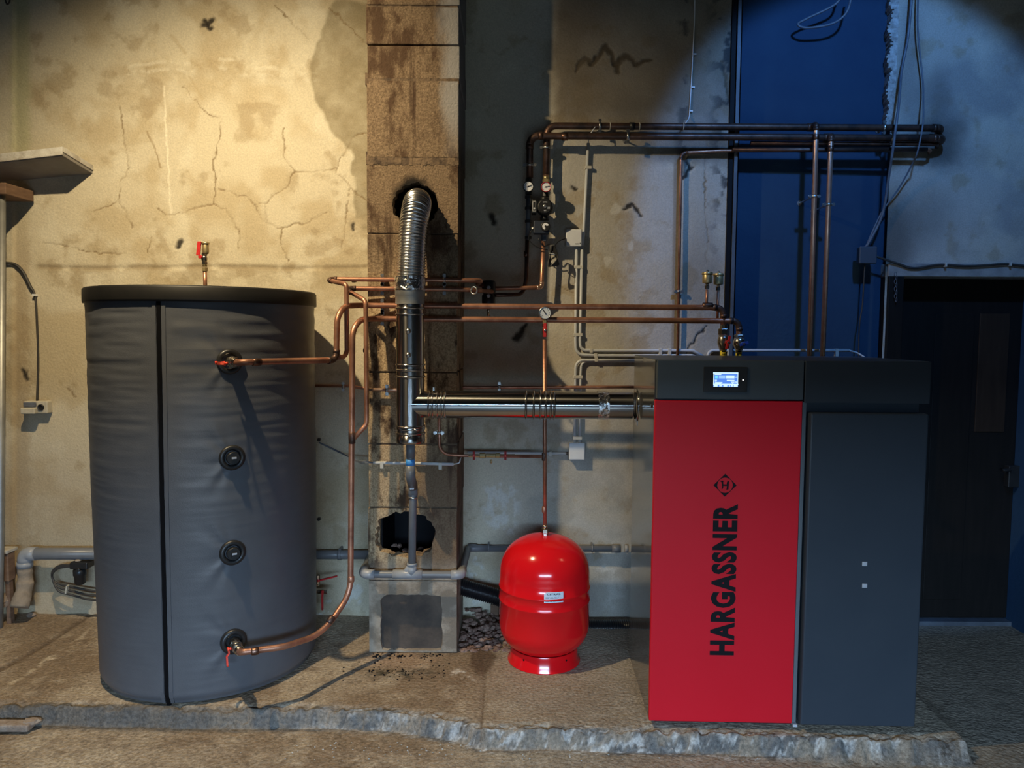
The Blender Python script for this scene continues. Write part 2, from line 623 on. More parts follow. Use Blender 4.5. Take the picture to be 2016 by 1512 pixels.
def grid_obj(name, V, nx, ny, mat, keep=None, col=None):
    """V (nx*ny,3) array, row-major over y then x"""
    idx = np.arange(nx * ny).reshape(ny, nx)
    q = np.stack([idx[:-1, :-1], idx[:-1, 1:], idx[1:, 1:], idx[1:, :-1]], -1).reshape(-1, 4)
    if keep is not None:
        q = q[keep]
    me = bpy.data.meshes.new(name)
    me.vertices.add(len(V))
    me.vertices.foreach_set('co', V.astype(np.float32).ravel())
    me.loops.add(q.size)
    me.loops.foreach_set('vertex_index', q.astype(np.int32).ravel())
    me.polygons.add(len(q))
    me.polygons.foreach_set('loop_start', np.arange(0, q.size, 4, dtype=np.int32))
    me.polygons.foreach_set('loop_total', np.full(len(q), 4, dtype=np.int32))
    me.polygons.foreach_set('use_smooth', np.ones(len(q), dtype=bool))
    me.update(calc_edges=True)
    me.validate()
    if col is not None:
        a = me.attributes.new('tint', 'FLOAT_COLOR', 'POINT')
        a.data.foreach_set('color', np.concatenate([col, np.ones((len(col), 1))], 1).astype(np.float32).ravel())
    me.materials.append(M[mat])
    o = bpy.data.objects.new(name, me)
    COL.objects.link(o)
    ORG[o] = Vector((0, 0, 0))
    return o


def lerp3(c, c2, f):
    return c * (1 - f[:, None]) + np.array(c2)[None, :] * f[:, None]


# ------------------------------------------------------------------ the back wall
RX0, RX1 = P(1452, 300, W).x, P(1753, 300, W).x       # blocked-up recess
DX0, DZ1 = P(1768, 600, W).x, P(1800, 545, W).z        # doorway on the right
xs = np.unique(np.round(np.concatenate([np.arange(-3.6, -3.0, .05), np.arange(-3.0, 1.1, .006), np.arange(1.1, 3.1, .009), np.arange(3.1, 4.4, .05), [4.4, RX0, RX1, DX0]]), 4))
zs = np.unique(np.round(np.concatenate([np.arange(-.16, 1.7, .009), np.arange(1.7, 3.62, .006), np.arange(3.62, 4.5, .06), [DZ1, 4.5]]), 4))
nx, nz = len(xs), len(zs)
X, Z = np.meshgrid(xs, zs)
X, Z = X.ravel(), Z.ravel()
PX, PY = proj_np(X, np.full_like(X, W), Z)
wn = fbm(X, Z, 3.0, 3)
jx, jy = PX + 22 * (fbm(X, Z, 6, 51) - .5) * 2, PY + 22 * (fbm(X, Z, 6, 61) - .5) * 2
jx2, jy2 = PX + 7 * (fbm(X, Z, 22, 71) - .5) * 2, PY + 7 * (fbm(X, Z, 22, 81) - .5) * 2
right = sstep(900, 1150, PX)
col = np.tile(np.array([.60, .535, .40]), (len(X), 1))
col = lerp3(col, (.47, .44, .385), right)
hgt = .006 * (fbm(X, Z, 1.3, 5, 3) - .5) + .0035 * (fbm(X, Z, 9, 15, 4) - .5)
# broad mottling
col = lerp3(col, (.46, .37, .23), .65 * sstep(.50, .68, wn) * (1 - .6 * right))
col = lerp3(col, (.68, .63, .50), .55 * sstep(.56, .72, fbm(X, Z, 4.2, 23)) * (1 - .5 * right))
col = lerp3(col, (.36, .28, .17), .55 * sstep(.58, .72, fbm(X, Z, 8, 33, 5)))
# browner towards the foot of the wall on the left
col = lerp3(col, (.40, .30, .18), .7 * sstep(760, 1050, PY + 60 * (wn - .5)) * (1 - sstep(600, 720, PX)))
# damp patch beside the chimney
dp = np.minimum(polydist(jx, jy, [(690, 70), (672, 130), (680, 190), (700, 225)]) - 62, polydist(jx, jy, [(720, 215), (712, 300), (722, 420)]) - 24)
f = sstep(6, -3, dp) * (.80 + .6 * (fbm(X, Z, 14, 9) - .5))
col = lerp3(col, (.27, .225, .14), np.clip(f, 0, 1))
hgt = hgt - .003 * sstep(6, -6, dp)
# repaired ridge line and its flakes
rd = np.abs(PY - (138 + 10 * np.sin(PX * .013) + 26 * (fbm(X, Z, 5, 91) - .5)))
inr = sstep(170, 260, PX) * (1 - sstep(590, 640, PX))
col = lerp3(col, (.42, .33, .20), .6 * sstep(24, 4, rd) * inr * sstep(.42, .6, fbm(X, Z, 12, 37)))
hgt = hgt + .004 * sstep(26, 4, rd) * inr
col = lerp3(col, (.72, .67, .54), .6 * sstep(7, 0, np.abs(rd - 8)) * inr * sstep(.5, .62, fbm(X, Z, 18, 39)))
# horizontal ledge line
ld = np.abs(PY - (527 + 8 * (fbm(X, Z, 3, 43) - .5)))
lf = sstep(60, 80, PX) * (1 - sstep(722, 730, PX))
col = lerp3(col, (.27, .20, .115), .62 * sstep(11, 1, ld) * lf * sstep(.30, .55, fbm(X, Z, 9, 47)))
col = lerp3(col, (.36, .29, .18), .4 * sstep(40, 0, np.abs(PY - 545)) * lf * sstep(.45, .6, fbm(X, Z, 11, 48)))
hgt = hgt - .004 * sstep(7, 0, ld) * lf
# greenish bare strip at the far left and the plaster arris there
gs = np.abs(jx2 - 42)
col = lerp3(col, (.45, .43, .26), .8 * sstep(26, 8, gs) * sstep(520, 250, PY))
col = lerp3(col, (.36, .27, .16), .6 * sstep(24, 8, gs) * sstep(300, 560, PY))
hgt = hgt + .012 * sstep(34, 26, PX) + .003 * sstep(16, 4, gs) * (fbm(X, Z, 25, 99) - .3)
# pale scar and scratches
for pts, wd, c, k in (([(322, 170), (328, 260), (333, 370), (338, 420)], 2.6, (.80, .74, .60), .7),
                      ([(290, 258), (303, 290), (316, 330)], 2.2, (.25, .17, .08), .7), ([(337, 70), (365, 105)], 5, (.45, .36, .22), .5),
                      ([(1100, 388), (1090, 420), (1083, 600)], 1.6, (.66, .64, .6), .5), ([(372, 150), (400, 195)], 3, (.45, .36, .22), .5)):
    col = lerp3(col, c, k * sstep(wd, wd * .3, polydist(jx2 * .5 + PX * .5, PY, pts)))
# fine cracks
CR = [[(360, 170), (400, 215), (432, 236), (430, 280), (420, 320), (425, 365), (419, 400), (376, 412), (328, 424), (310, 410)], [(419, 400), (446, 410), (470, 450), (472, 490)],
      [(555, 250), (558, 310), (578, 338), (640, 338), (662, 330)], [(578, 338), (568, 360), (520, 402), (500, 402), (480, 385), (432, 372)],
      [(520, 402), (525, 440), (555, 447), (600, 440), (642, 418)], [(555, 447), (553, 480), (567, 515)], [(500, 402), (523, 440)],
      [(235, 212), (240, 240), (247, 300), (257, 330), (240, 360), (235, 398), (182, 416)], [(235, 398), (255, 430), (262, 450)],
      [(540, 12), (580, 50), (606, 75)], [(650, 15), (690, 55), (720, 85)], [(728, 262), (692, 272), (660, 338), (690, 365), (728, 405)], [(85, 475), (180, 495), (250, 500)],
      [(300, 465), (290, 500)], [(690, 365), (680, 440), (672, 490)], [(1100, 560), (1130, 576)], [(1387, 310), (1389, 420), (1392, 520)], [(130, 765), (150, 780)]]
cd = np.full(X.shape, 1e9)
for c in CR:
    cd = np.minimum(cd, polydist(jx2, jy2, c))
cf = sstep(2.0, .4, cd) * (.35 + .65 * sstep(.35, .6, fbm(X, Z, 10, 111)))
col = lerp3(col, (.20, .135, .065), .85 * cf)
hgt = hgt - .003 * cf
# heavier black cracks over the pipes, holes and soot marks
for pts, wd in (([(1133, 142), (1150, 113), (1166, 124), (1194, 92), (1212, 122), (1236, 108), (1252, 128), (1282, 118)], 3.4), ([(1212, 122), (1217, 140)], 2.5), ([(1166, 124), (1172, 110)], 2.5),
                ([(1228, 412), (1246, 402), (1262, 425)], 1.8), ([(1440, 160), (1449, 235)], 4.5), ([(1420, 120), (1436, 200)], 2.5), ([(1345, 312), (1360, 330), (1346, 350)], 2.5), ([(1352, 700), (1388, 640)], 1.2),
                ([(1016, 668), (1024, 656), (1033, 640)], 4.0), ([(968, 428), (972, 436)], 4), ([(400, 38), (410, 48), (418, 40)], 4.5), ([(398, 48), (416, 56)], 4), ([(1126, 368), (1133, 373)], 1.8),
                ([(352, 478), (350, 484)], 3.5), ([(695, 440), (697, 452)], 2.5), ([(48, 730), (52, 744)], 3.5)):
    wv = wd * (.55 + 1.9 * fbm(X, Z, 13, 181, 3)) if wd < 4.2 else wd
    f = sstep(1.6, .4, polydist(jx2, jy2, pts) / wv)
    col = lerp3(col, (.025, .021, .018), .95 * f)
    hgt = hgt - .006 * f
# brown smoke stain over the mains, soot at the pipe ends, painted shade under the pipes and round the box
col = lerp3(col, (.155, .12, .082), .86 * sstep(1070, 1110, jx) * sstep(1470, 1440, PX) * sstep(285, 205, jy) * (.65 + .7 * (fbm(X, Z, 3.5, 161) - .3)))
for cx, cy, rx, ry, k in ((1845, 200, 34, 70, .55), (1850, 275, 52, 60, .8), (1600, 300, 300, 34, .75), (1350, 285, 90, 34, .55), (1735, 470, 75, 110, .75), (1830, 430, 60, 60, .4), (1790, 130, 30, 140, .35), (1390, 560, 60, 140, .35), (1300, 230, 110, 60, .4)):
    dd = np.hypot((PX + 1.1 * (jx - PX) - cx) / rx, (PY + 1.1 * (jy - PY) - cy) / ry)
    col = lerp3(col, (.055, .05, .048), np.clip(k * sstep(1.45, .2, dd), 0, 1))
col = lerp3(col, (.24, .24, .24), .55 * sstep(1765, 1800, PX) * sstep(.40, .70, fbm(X, Z, 3, 171, 5)))
# pale flakes on the right
for cx, cy, rx, ry in ((1232, 494, 7, 11), (1205, 514, 8, 9), (1215, 420, 10, 8), (950, 1160, 42, 40), (935, 1110, 14, 30), (1205, 1165, 38, 32), (1190, 1130, 30, 14), (700, 1170, 30, 26), (660, 1195, 40, 16), (985, 990, 40, 60)):
    dd = np.hypot((jx - cx) / rx, (jy - cy) / ry)
    big = rx > 12
    n_ = sstep(.46, .60, fbm(X, Z, 24, 131)) if big else 1.0
    col = lerp3(col, (.66, .65, .60), (.7 if big else .55) * sstep(1.15, .7, dd) * n_)
# dirt on the right wall low down, blackened stripes by the steel post
col = lerp3(col, (.30, .29, .26), .5 * right * sstep(640, 1000, PY) * sstep(.42, .6, fbm(X, Z, 5, 141)))
bl = sstep(.52, .66, fbm(X, Z, 16, 151, 5)) * (sstep(1375, 1440, PX) * sstep(1470, 1455, PX) * sstep(700, 300, PY) + .7 * sstep(1320, 1345, PX) * sstep(1360, 1350, PX) * sstep(460, 300, PY))
col = lerp3(col, (.05, .05, .05), np.clip(bl, 0, 1))
col = lerp3(col, (.26, .20, .14), .75 * sstep(7, 3, np.abs(PX - 1329 - (PY - 500) * -.012)) * sstep(300, 330, PY) * sstep(740, 700, PY))  # brown strip is the thin pipe's cast shadow, painted on
xc, zc = (xs[:-1] + xs[1:]) / 2, (zs[:-1] + zs[1:]) / 2
XC, ZC = np.meshgrid(xc, zc)
keep = ~(((XC > RX0) & (XC < RX1)) | ((XC > DX0) & (XC < 3.4) & (ZC < DZ1))).ravel()
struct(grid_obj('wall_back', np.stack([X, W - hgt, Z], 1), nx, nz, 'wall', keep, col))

# recess (blocked-up doorway with slate-blue render), its ragged right reveal and the steel post on its left
RD = W + .075
b = MB().box((RX0 - .04, RD, -.1), (RX1 + .04, RD + .05, 4.4))
struct(b.build('wall_recess', 'recess'))
b = MB()
n = 90
for i in range(n):
    z0, z1 = 2.80 + i * .009, 2.80 + (i + 1) * .009
    k = rnd.uniform(-.012, .010) + .012 * math.sin(i * .35)
    k1 = .03 + k * (1.0 if z0 > 3.1 else .6)
    b.prism([(RX1 - k1, W - .004, z0), (RX1 + .012, W - .006, z0), (RX1 + .012, RD, z0), (RX1 - k1 * .5, RD, z0)], (0, 0, z1 - z0 + .001))
struct(b.build('trim_1', 'pale_edge'))
p = empty('steel_post', (P(1448, 500, W).x, W - .01, 0), 'dark steel angle post up the left edge of the blue recess', 'post')
x0, x1 = P(1444, 200, W - .03).x, P(1457, 200, W - .03).x
MB().box((x0 + .012, W - .034, 0), (x1, W - .028, 4.3)).box((x1 - .006, W - .034, 0), (x1, W + .07, 4.3)).build('post_flange', 'post', p)
MB().box((x0 - .014, W - .016, 0), (x0 + .014, W + .01, 4.3)).build('post_gap_strip', 'ink', p)

# other sides of the room, built plainly: left, right, ceiling and the gateway wall behind the camera
struct(MB().box((-3.55, -2.6, -.15), (-3.45, W + .2, 4.45)).build('wall_left', 'dark_shell'))
struct(MB().box((4.3, -2.6, -.15), (4.4, W + .3, 4.45)).build('wall_right', 'dark_shell'))
struct(MB().box((-3.6, -2.6, 4.4), (4.5, W + .4, 4.5)).build('ceiling', 'dark_shell'))
GX0, GX1, GZ = -1.5, 1.6, 1.76
b = MB().box((-3.5, -2.5, -.15), (GX0, -2.4, 4.42)).box((GX1, -2.5, -.15), (4.35, -2.4, 4.42)).box((GX0, -2.5, GZ), (GX1, -2.4, 4.42))
struct(b.build('wall_front', 'dark_shell'))

# ------------------------------------------------------------------ floor with its raised slab
edge_px = [(-60, 1389), (0, 1391), (130, 1392), (300, 1397), (480, 1398), (640, 1398), (760, 1402), (860, 1412), (905, 1422), (940, 1436), (1100, 1439), (1300, 1442), (1500, 1450), (1700, 1456), (1905, 1462)]
ep = [PZ(x, y, 0) for x, y in edge_px]
ex, ey = np.array([q.x for q in ep]), np.array([q.y for q in ep])
ex[0] = -3.6
xs = np.unique(np.round(np.concatenate([np.arange(-3.6, -2.9, .06), np.arange(-2.9, 2.6, .010), np.arange(2.6, 4.41, .06)]), 4))
ys = np.unique(np.round(np.concatenate([np.arange(-6.0, 2.4, .25), np.arange(2.4, 2.88, .02), np.arange(2.90, 3.16, .0035), np.arange(3.16, 3.2, .01), np.arange(3.2, 4.26, .011), np.arange(4.26, 5.4, .06)]), 4))
nx, ny = len(xs), len(ys)
X, Y = np.meshgrid(xs, ys)
X, Y = X.ravel(), Y.ravel()
e = np.interp(X, ex, ey) + .022 * (fbm(X, Y * 0, 7, 201) - .5) + .020 * (fbm(X, Y, 40, 203, 3) - .5) + .010 * (fbm(X, Y, 95, 204, 2) - .5)
RE = 1.88 + .03 * (fbm(Y, X * 0, 8, 205) - .5)
top = sstep(-.012, .012, Y - e) * sstep(.02, -.02, X - RE)
rim = sstep(.05, 0, np.abs(Y - e - .02)) * (top > .3)
Zf = ZL + (0 - ZL) * top - .020 * rim * sstep(.35, .8, fbm(X, Y, 26, 207, 4)) + .008 * (fbm(X, Y, 6, 209) - .5) + .003 * (fbm(X, Y, 30, 211) - .5)
PX, PY = proj_np(X, Y, np.where(top > .5, 0.0, ZL))
col = np.tile(np.array([.335, .265, .19]), (len(X), 1))
n1, n2, n3 = fbm(X, Y, 2.2, 221, 5), fbm(X, Y, 7, 223, 5), fbm(X, Y, 22, 225, 4)
col = lerp3(col, (.215, .15, .095), .75 * sstep(.45, .66, n1))
col = lerp3(col, (.46, .38, .28), .55 * sstep(.52, .70, n2))
col = lerp3(col, (.16, .115, .08), .45 * sstep(.56, .72, n3))
col = lerp3(col, (.07, .06, .05), sstep(2.75, 2.2, Y))  # unseen near floor darkened to cut bounced light
rgt = sstep(-.25, .1, X)
col = lerp3(col, (.13, .12, .115), .6 * sstep(1.92, 2.1, X))  # boiler's shadow on the right-hand floor, put into the colour
col = lerp3(col, (.30, .265, .215), .6 * rgt)
# concrete showing on the step face
face = sstep(.055, .02, np.abs(Y - e)) * (X < RE + .05) * (Y < e + .06)
fc = np.tile(np.array([.235, .19, .145]), (len(X), 1))
fc = lerp3(fc, (.12, .115, .11), sstep(.38, .62, fbm(X, Y * 4, 11, 233, 5)))
fc = lerp3(fc, (.55, .53, .50), .55 * sstep(.54, .64, fbm(X, Y * 5, 26, 231, 5)) * sstep(-1.3, -.1, X))
fc = lerp3(fc, (.11, .095, .08), .75 * sstep(-.75, -1.5, X))
col = col * (1 - face[:, None]) + fc * face[:, None]
jx = PX + 16 * (fbm(X, Y, 9, 241) - .5) * 2
jy = PY + 8 * (fbm(X, Y, 9, 243) - .5) * 2
# soot on the floor before the chimney, wet mark, white scrape
d_ = np.hypot((jx - 790) / 95, (jy - 1326) / 13)
col = lerp3(col, (.045, .042, .030), .9 * sstep(1.1, .3, d_) * sstep(.40, .58, fbm(X, Y, 38, 245)))
d_ = np.hypot((jx - 840) / 60, (jy - 1288) / 7)
col = lerp3(col, (.05, .04, .032), .8 * sstep(1.1, .4, d_) * sstep(.42, .6, fbm(X, Y, 30, 247)))
d_ = np.hypot((jx - 780) / 90, (jy - 1296) / 22)
col = lerp3(col, (.42, .29, .20), .55 * sstep(1.2, .5, d_))
d_ = np.hypot((jx - 945) / 28, (jy - 1296) / 34)
col = lerp3(col, (.10, .062, .04), .85 * sstep(1.15, .75, d_))
d_ = polydist(jx, jy, [(898, 1326), (920, 1338), (938, 1346)])
col = lerp3(col, (.62, .56, .49), .9 * sstep(9, 3, d_) * sstep(.40, .52, fbm(X, Y, 30, 249)))
# trowel joint and old channel on the left
d_ = np.minimum(polydist(PX, PY, [(-20, 1330), (90, 1268), (185, 1205)]), polydist(PX, PY, [(955, 1300), (948, 1435)]) * 1.6)
col = lerp3(col, (.13, .09, .06), .75 * sstep(6, 1.5, d_))
Zf = Zf - .006 * sstep(6, 1, d_)
d_ = polydist(jx * .3 + PX * .7, jy * .3 + PY * .7, [(20, 1345), (90, 1302), (150, 1265), (182, 1240)])
col = lerp3(col, (.58, .48, .35), .75 * sstep(7, 2, d_) * sstep(.40, .55, fbm(X, Y, 20, 251)))
# deep gap broken out of the step at the far left
d_ = polydist(jx, jy, [(-40, 1416), (30, 1418), (78, 1420)])
col = lerp3(col, (.02, .018, .015), sstep(8, 3, d_))
Zf = Zf - .05 * sstep(9, 2, d_)
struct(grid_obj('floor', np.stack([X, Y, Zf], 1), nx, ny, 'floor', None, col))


# ------------------------------------------------------------------ hardware builders
def clamp_mb(b, c, ax, r, away=(0, 1, 0), reach=.1, ears=None):
    """two-screw pipe clamp round a pipe at c, on a rod that reaches the wall behind"""
    c, ax, away = Vector(c), Vector(ax).normalized(), Vector(away)
    side = ax.cross(away).normalized() if ears is None else Vector(ears).normalized()
    b.tube([c - ax * .007, c + ax * .007], r + .0035, 18)
    for s in (-1, 1):
        q = c + side * (s * (r + .010))
        b.obox(q, side, away, ax, .009, .004, .007)
        b.lathe(q - away * .010, away, [(.0088, 0), (.0088, .006), (.005, .007), (.005, .016)], 10)
    b.cyl(c + away * r, c + away * reach, .005, 8)
    b.cyl(c + away * (reach - .004), c + away * reach, .014, 12)


def clamp(parent, c, ax, r, away=(0, 1, 0), reach=.1, ears=None):
    b = MB()
    clamp_mb(b, c, ax, r, away, reach, ears)
    return b.build('pipe_clamp', 'zinc', parent)


def sleeve(parent, c, ax, r, L=.03, mat='solder', name='soldered_sleeve'):
    ax = Vector(ax).normalized()
    c = Vector(c)
    k = r * 1.14
    return MB().lathe(c - ax * L / 2, ax, [(r * .98, 0), (k, .002), (k, L * .3), (k * 1.04, L * .36), (k * 1.04, L * .64), (k, L * .7), (k, L - .002), (r * .98, L)], 16).build(name, mat, parent)


def elbow(parent, a, b, c, r, rad, mat='copper_dark'):
    """soldered elbow fitting round corner b"""
    path = fillet([a, b, c], rad, 8)[1:-1]
    m = MB().tube(path, r * 1.12, 16)
    for q, t in ((path[0], path[0] - path[1]), (path[-1], path[-1] - path[-2])):
        t = t.normalized()
        m.cyl(q - t * .002, q + t * r * 1.1, r * 1.17, 16)
    return m.build('elbow_fitting', mat, parent)


def pipe(name, label, cat, pts, r, rad, mat='copper', elbows=(), seg=16, fmat='copper_dark'):
    rads = [rad] * len(pts) if not isinstance(rad, (list, tuple)) else rad
    o = tag(MB().tube(fillet(pts, rads, 9), r, seg).build(name, mat), label, cat)
    for i in elbows:
        elbow(o, Vector(pts[i - 1]), Vector(pts[i]), Vector(pts[i + 1]), r, rads[i], fmat)
    return o


def lever_mb(b, c, d, nrm, L, w_=.010, t=.004, step=.012):
    """cranked flat valve lever: hub at c, handle along d, standing off along nrm"""
    c, d, nrm = Vector(c), Vector(d).normalized(), Vector(nrm).normalized()
    s = d.cross(nrm).normalized()
    b.lathe(c - nrm * .002, nrm, [(w_ * .9, 0), (w_ * .9, .006), (w_ * .5, .008)], 12)
    b.obox(c + d * (w_ * .8), d, s, nrm, w_ * 1.0, w_ * .7, t / 2)
    a = c + d * w_ * 1.6
    e = a + d * step + nrm * step
    u = (e - a).normalized()
    b.obox((a + e) / 2, u, s, u.cross(s), (e - a).length / 2 + .001, w_ * .62, t / 2)
    b.obox(e + d * ((L - w_ * 1.6 - step) / 2), d, s, nrm, (L - w_ * 1.6 - step) / 2, w_ * .62, t / 2 + .001)
    b.lathe(e + d * (L - w_ * 1.6 - step) - nrm * (t / 2 + .001), nrm, [(w_ * .62, 0), (w_ * .62, t + .002)], 12)


def valve_body_mb(b, c, ax, r, L):
    c, ax = Vector(c), Vector(ax).normalized()
    b.lathe(c - ax * L / 2, ax, [(r * 1.12, 0), (r * 1.12, L * .24)], 6, False)
    b.lathe(c - ax * L * .26, ax, [(r * .9, 0), (r * 1.08, L * .1), (r * 1.18, L * .2), (r * 1.18, L * .32), (r * 1.08, L * .42), (r * .9, L * .52)], 18)
    b.lathe(c + ax * L * .26, ax, [(r * 1.12, 0), (r * 1.12, L * .24)], 6, False)


def union_mb(b, c, ax, r, L):
    c, ax = Vector(c), Vector(ax).normalized()
    b.lathe(c - ax * L / 2, ax, [(r * .85, 0), (r * .95, L * .18), (r * .95, L * .3)], 16)
    b.lathe(c - ax * L * .2, ax, [(r * 1.2, 0), (r * 1.25, L * .05), (r * 1.25, L * .35), (r * 1.2, L * .4)], 6, False)
    b.lathe(c + ax * L * .2, ax, [(r, 0), (r, L * .3)], 8, False)


def gauge_parts(root, c, r, rim, needle_ang, face='paper', nrm=(0, -1, 0), depth=.022):
    c, nrm = Vector(c), Vector(nrm)
    MB().lathe(c - nrm * depth, nrm, [(r * .75, 0), (r, .004), (r, depth - .001), (r * .9, depth + .001), (r * .88, depth - .003)], 28, caps=False).lathe(c - nrm * depth, nrm, [(r * .75, 0), (.001, .0005)], 28).build('gauge_case', rim, root)
    dial = MB().lathe(c - nrm * .004, nrm, [(r * .9, 0), (r * .9, .002)], 28).build('dial', face, root)
    a, b_ = Vector((1, 0, 0)), Vector((0, 0, 1))
    n = MB()
    dv = a * math.cos(needle_ang) + b_ * math.sin(needle_ang)
    sv = dv.cross(nrm)
    q = c + nrm * .0012
    n.obox(q + dv * r * .22, dv, sv, nrm, r * .5, r * .05, .0006)
    n.lathe(q, nrm, [(r * .12, 0), (r * .12, .001)], 10)
    n.build('needle', 'ink', dial)
    t = MB()
    for k in range(11):
        th = math.radians(-45 + k * 27)
        u = a * math.cos(th) + b_ * math.sin(th)
        t.obox(c - nrm * .0016 + u * r * .72, u, u.cross(nrm), nrm, r * (.10 if k % 5 else .14), r * .018, .0006)
    t.build('scale_marks', 'ink', dial)


def air_vent_parts(root, base, r, h, stem_r=.007, mat='brass'):
    """bottle-shaped automatic air vent standing on its stem"""
    z = Vector((0, 0, 1))
    base = Vector(base)
    MB().lathe(base, z, [(stem_r * 1.5, 0), (stem_r * 1.5, h * .18)], 6, False).lathe(base + z * h * .18, z, [(stem_r, 0), (stem_r, h * .12)], 12).build('vent_nut', 'nickel', root)
    MB().lathe(base + z * h * .28, z, [(r * .5, 0), (r * .95, h * .03), (r, h * .06), (r, h * .46), (r * .95, h * .48)], 22).build('float_chamber', mat, root)
    MB().lathe(base + z * h * .74, z, [(r * 1.12, 0), (r * 1.15, h * .02), (r * 1.15, h * .10), (r * 1.0, h * .13), (r * .3, h * .15)], 22).build('chamber_lid', mat, root)
    MB().lathe(base + z * h * .87, z, [(r * .22, 0), (r * .22, h * .09), (r * .15, h * .13)], 10).build('bleed_cap', 'nickel', root)


# ------------------------------------------------------------------ chimney of stacked flue blocks
cx0, cx1 = -.722, -.272
chim = empty('chimney', ((cx0 + cx1) / 2, (CHY + W) / 2, 0), 'square chimney stack of brown stained blocks with two broken holes', 'chimney')
joints_px = [1287, 1143, 1000, 875, 733, 600, 460, 312, 157, 89, 11]
jz = [0.0] + [P(816, y, CHY).z for y in joints_px[1:]] + [4.4]


def plate_hole(b, x0, x1, z0, z1, y0, y1, hole):
    """front slab with a ragged hole: hole = list of (x,z)"""
    cx = sum(h[0] for h in hole) / len(hole)
    cz = sum(h[1] for h in hole) / len(hole)
    outer = []
    for hx, hz in hole:
        dx, dz = hx - cx, hz - cz
        k = min(((x1 - cx) / dx) if dx > 1e-9 else ((x0 - cx) / dx if dx < -1e-9 else 1e9), ((z1 - cz) / dz) if dz > 1e-9 else ((z0 - cz) / dz if dz < -1e-9 else 1e9))
        outer.append([cx + dx * k, cz + dz * k])
    for X_, Z_ in ((x0, z0), (x1, z0), (x1, z1), (x0, z1)):
        i = min(range(len(outer)), key=lambda i: (outer[i][0] - X_) ** 2 + (outer[i][1] - Z_) ** 2)
        outer[i] = [X_, Z_]
    n = len(hole)
    vs = [(x, y0, z) for x, z in outer] + [(x, y0, z) for x, z in hole] + [(x + (cx - x) * .06 * rnd.random(), y1, z + (cz - z) * .06) for x, z in hole] + [(x, y1, z) for x, z in outer]
    fs = []
    for i in range(n):
        j = (i + 1) % n
        fs += [(i, j, n + j, n + i), (n + i, n + j, 2 * n + j, 2 * n + i), (2 * n + i, 2 * n + j, 3 * n + j, 3 * n + i), (3 * n + i, 3 * n + j, j, i)]
    b.add(vs, fs)


hr = random.Random(3)


def ragged(cx, cz, rx, rz, n=44, j=.10, p=2.0):
    out = []
    for k in range(n):
        th = 2 * math.pi * k / n
        c, s = math.cos(th), math.sin(th)
        q = (abs(c) ** p + abs(s) ** p) ** (-1 / p)
        r_ = q * (1 + j * (hr.random() - .5) * 2)
        out.append((cx + rx * r_ * c, cz + rz * r_ * s))
    return out


holes = {6: None, 1: None, 0: None}
h1 = P(817, 404, CHY)
h2a, h2b = P(737, 1098, CHY), P(857, 1008, CHY)
h3a, h3b = P(750, 1281, CHY), P(870, 1172, CHY)
for i in range(len(jz) - 1):
    z0, z1 = jz[i], jz[i + 1]
    gap = .005 if i in (9,) else .0035
    sh = rnd.uniform(-.004, .004)
    lean = (.5 - (z0 + z1) / 2 / 3.5) * -.012
    xa, xb, ya = cx0 + sh + lean, cx1 + sh + lean, CHY + rnd.uniform(-.003, .004)
    z0 += gap
    z1 -= gap
    b = MB()
    if i == 6:
        plate_hole(b, xa, xb, z0, z1, ya, ya + .05, ragged(h1.x, h1.z, .112, .108, 44, .07))
    elif i == 1:
        plate_hole(b, xa, xb, z0, z1, ya, ya + .05, ragged((h2a.x + h2b.x) / 2, (h2a.z + h2b.z) / 2, .148, .118, 44, .07, 2.4))
    elif i == 0:
        plate_hole(b, xa, xb, z0, z1, ya, ya + .05, ragged((h3a.x + h3b.x) / 2, (h3a.z + h3b.z) / 2, (h3b.x - h3a.x) / 2, (h3b.z - h3a.z) / 2, 56, .025, 12))
    else:
        b.box((xa, ya, z0), (xb, ya + .05, z1))
    b.box((xa, ya + .05, z0), (xa + .05, W + .02, z1)).box((xb - .05, ya + .05, z0), (xb, W + .02, z1)).box((xa + .05, W - .03, z0), (xb - .05, W + .02, z1))
    b.build('chimney_block', 'block', chim, .005 if i not in (0, 1, 6) else .0)
    if i and i != 9:
        q = .003 if i != 8 else -.004
        m = MB()
        zz0, zz1 = z0 - 2 * gap - .010, z0 + .004
        if i == 8:
            zz0, zz1 = z0 - .022, z0 + .012
        if i == 7:
            zz0, zz1, q = z0 - .03, z0 + .02, -.003
        nseg = 26
        for k in range(nseg):
            xa_, xb_ = cx0 + q + (cx1 - cx0 - 2 * q) * k / nseg, cx0 + q + (cx1 - cx0 - 2 * q) * (k + 1) / nseg
            h0, h1_ = zz0 - rnd.random() * .008, zz1 + rnd.random() * (.008 if i not in (7, 8) else .022)
            m.box((xa_, CHY + q + .0025 + rnd.random() * .002, h0), (xb_, CHY + .05, h1_))
        m.build('mortar_joint', 'mortar', chim)
b = MB().box((h3a.x - .02, CHY + .022, .002), (h3b.x + .02, CHY + .045, h3b.z + .02))
b.build('soot_hatch', 'soot', chim)
b = MB()
for k in range(16):
    x = rnd.uniform(h2a.x, h2b.x - .06)
    b.rock((x, CHY + rnd.uniform(.06, .2), rnd.uniform(h2a.z - .04, h2a.z + .005 + .10 * max(0, .5 - (x - h2a.x) / .3))), rnd.uniform(.015, .035), rnd)
MB().box((cx0 + .052, W - .036, .02), (cx1 - .052, W - .031, 1.2)).box((cx0 + .051, CHY + .06, .02), (cx0 + .056, W - .04, 1.2)).box((cx1 - .056, CHY + .06, .02), (cx1 - .051, W - .04, 1.2)).build('flue_lining', 'ink', chim)
hh = b.build('hole_debris', 'rubble', chim)
hh['kind'] = 'stuff'

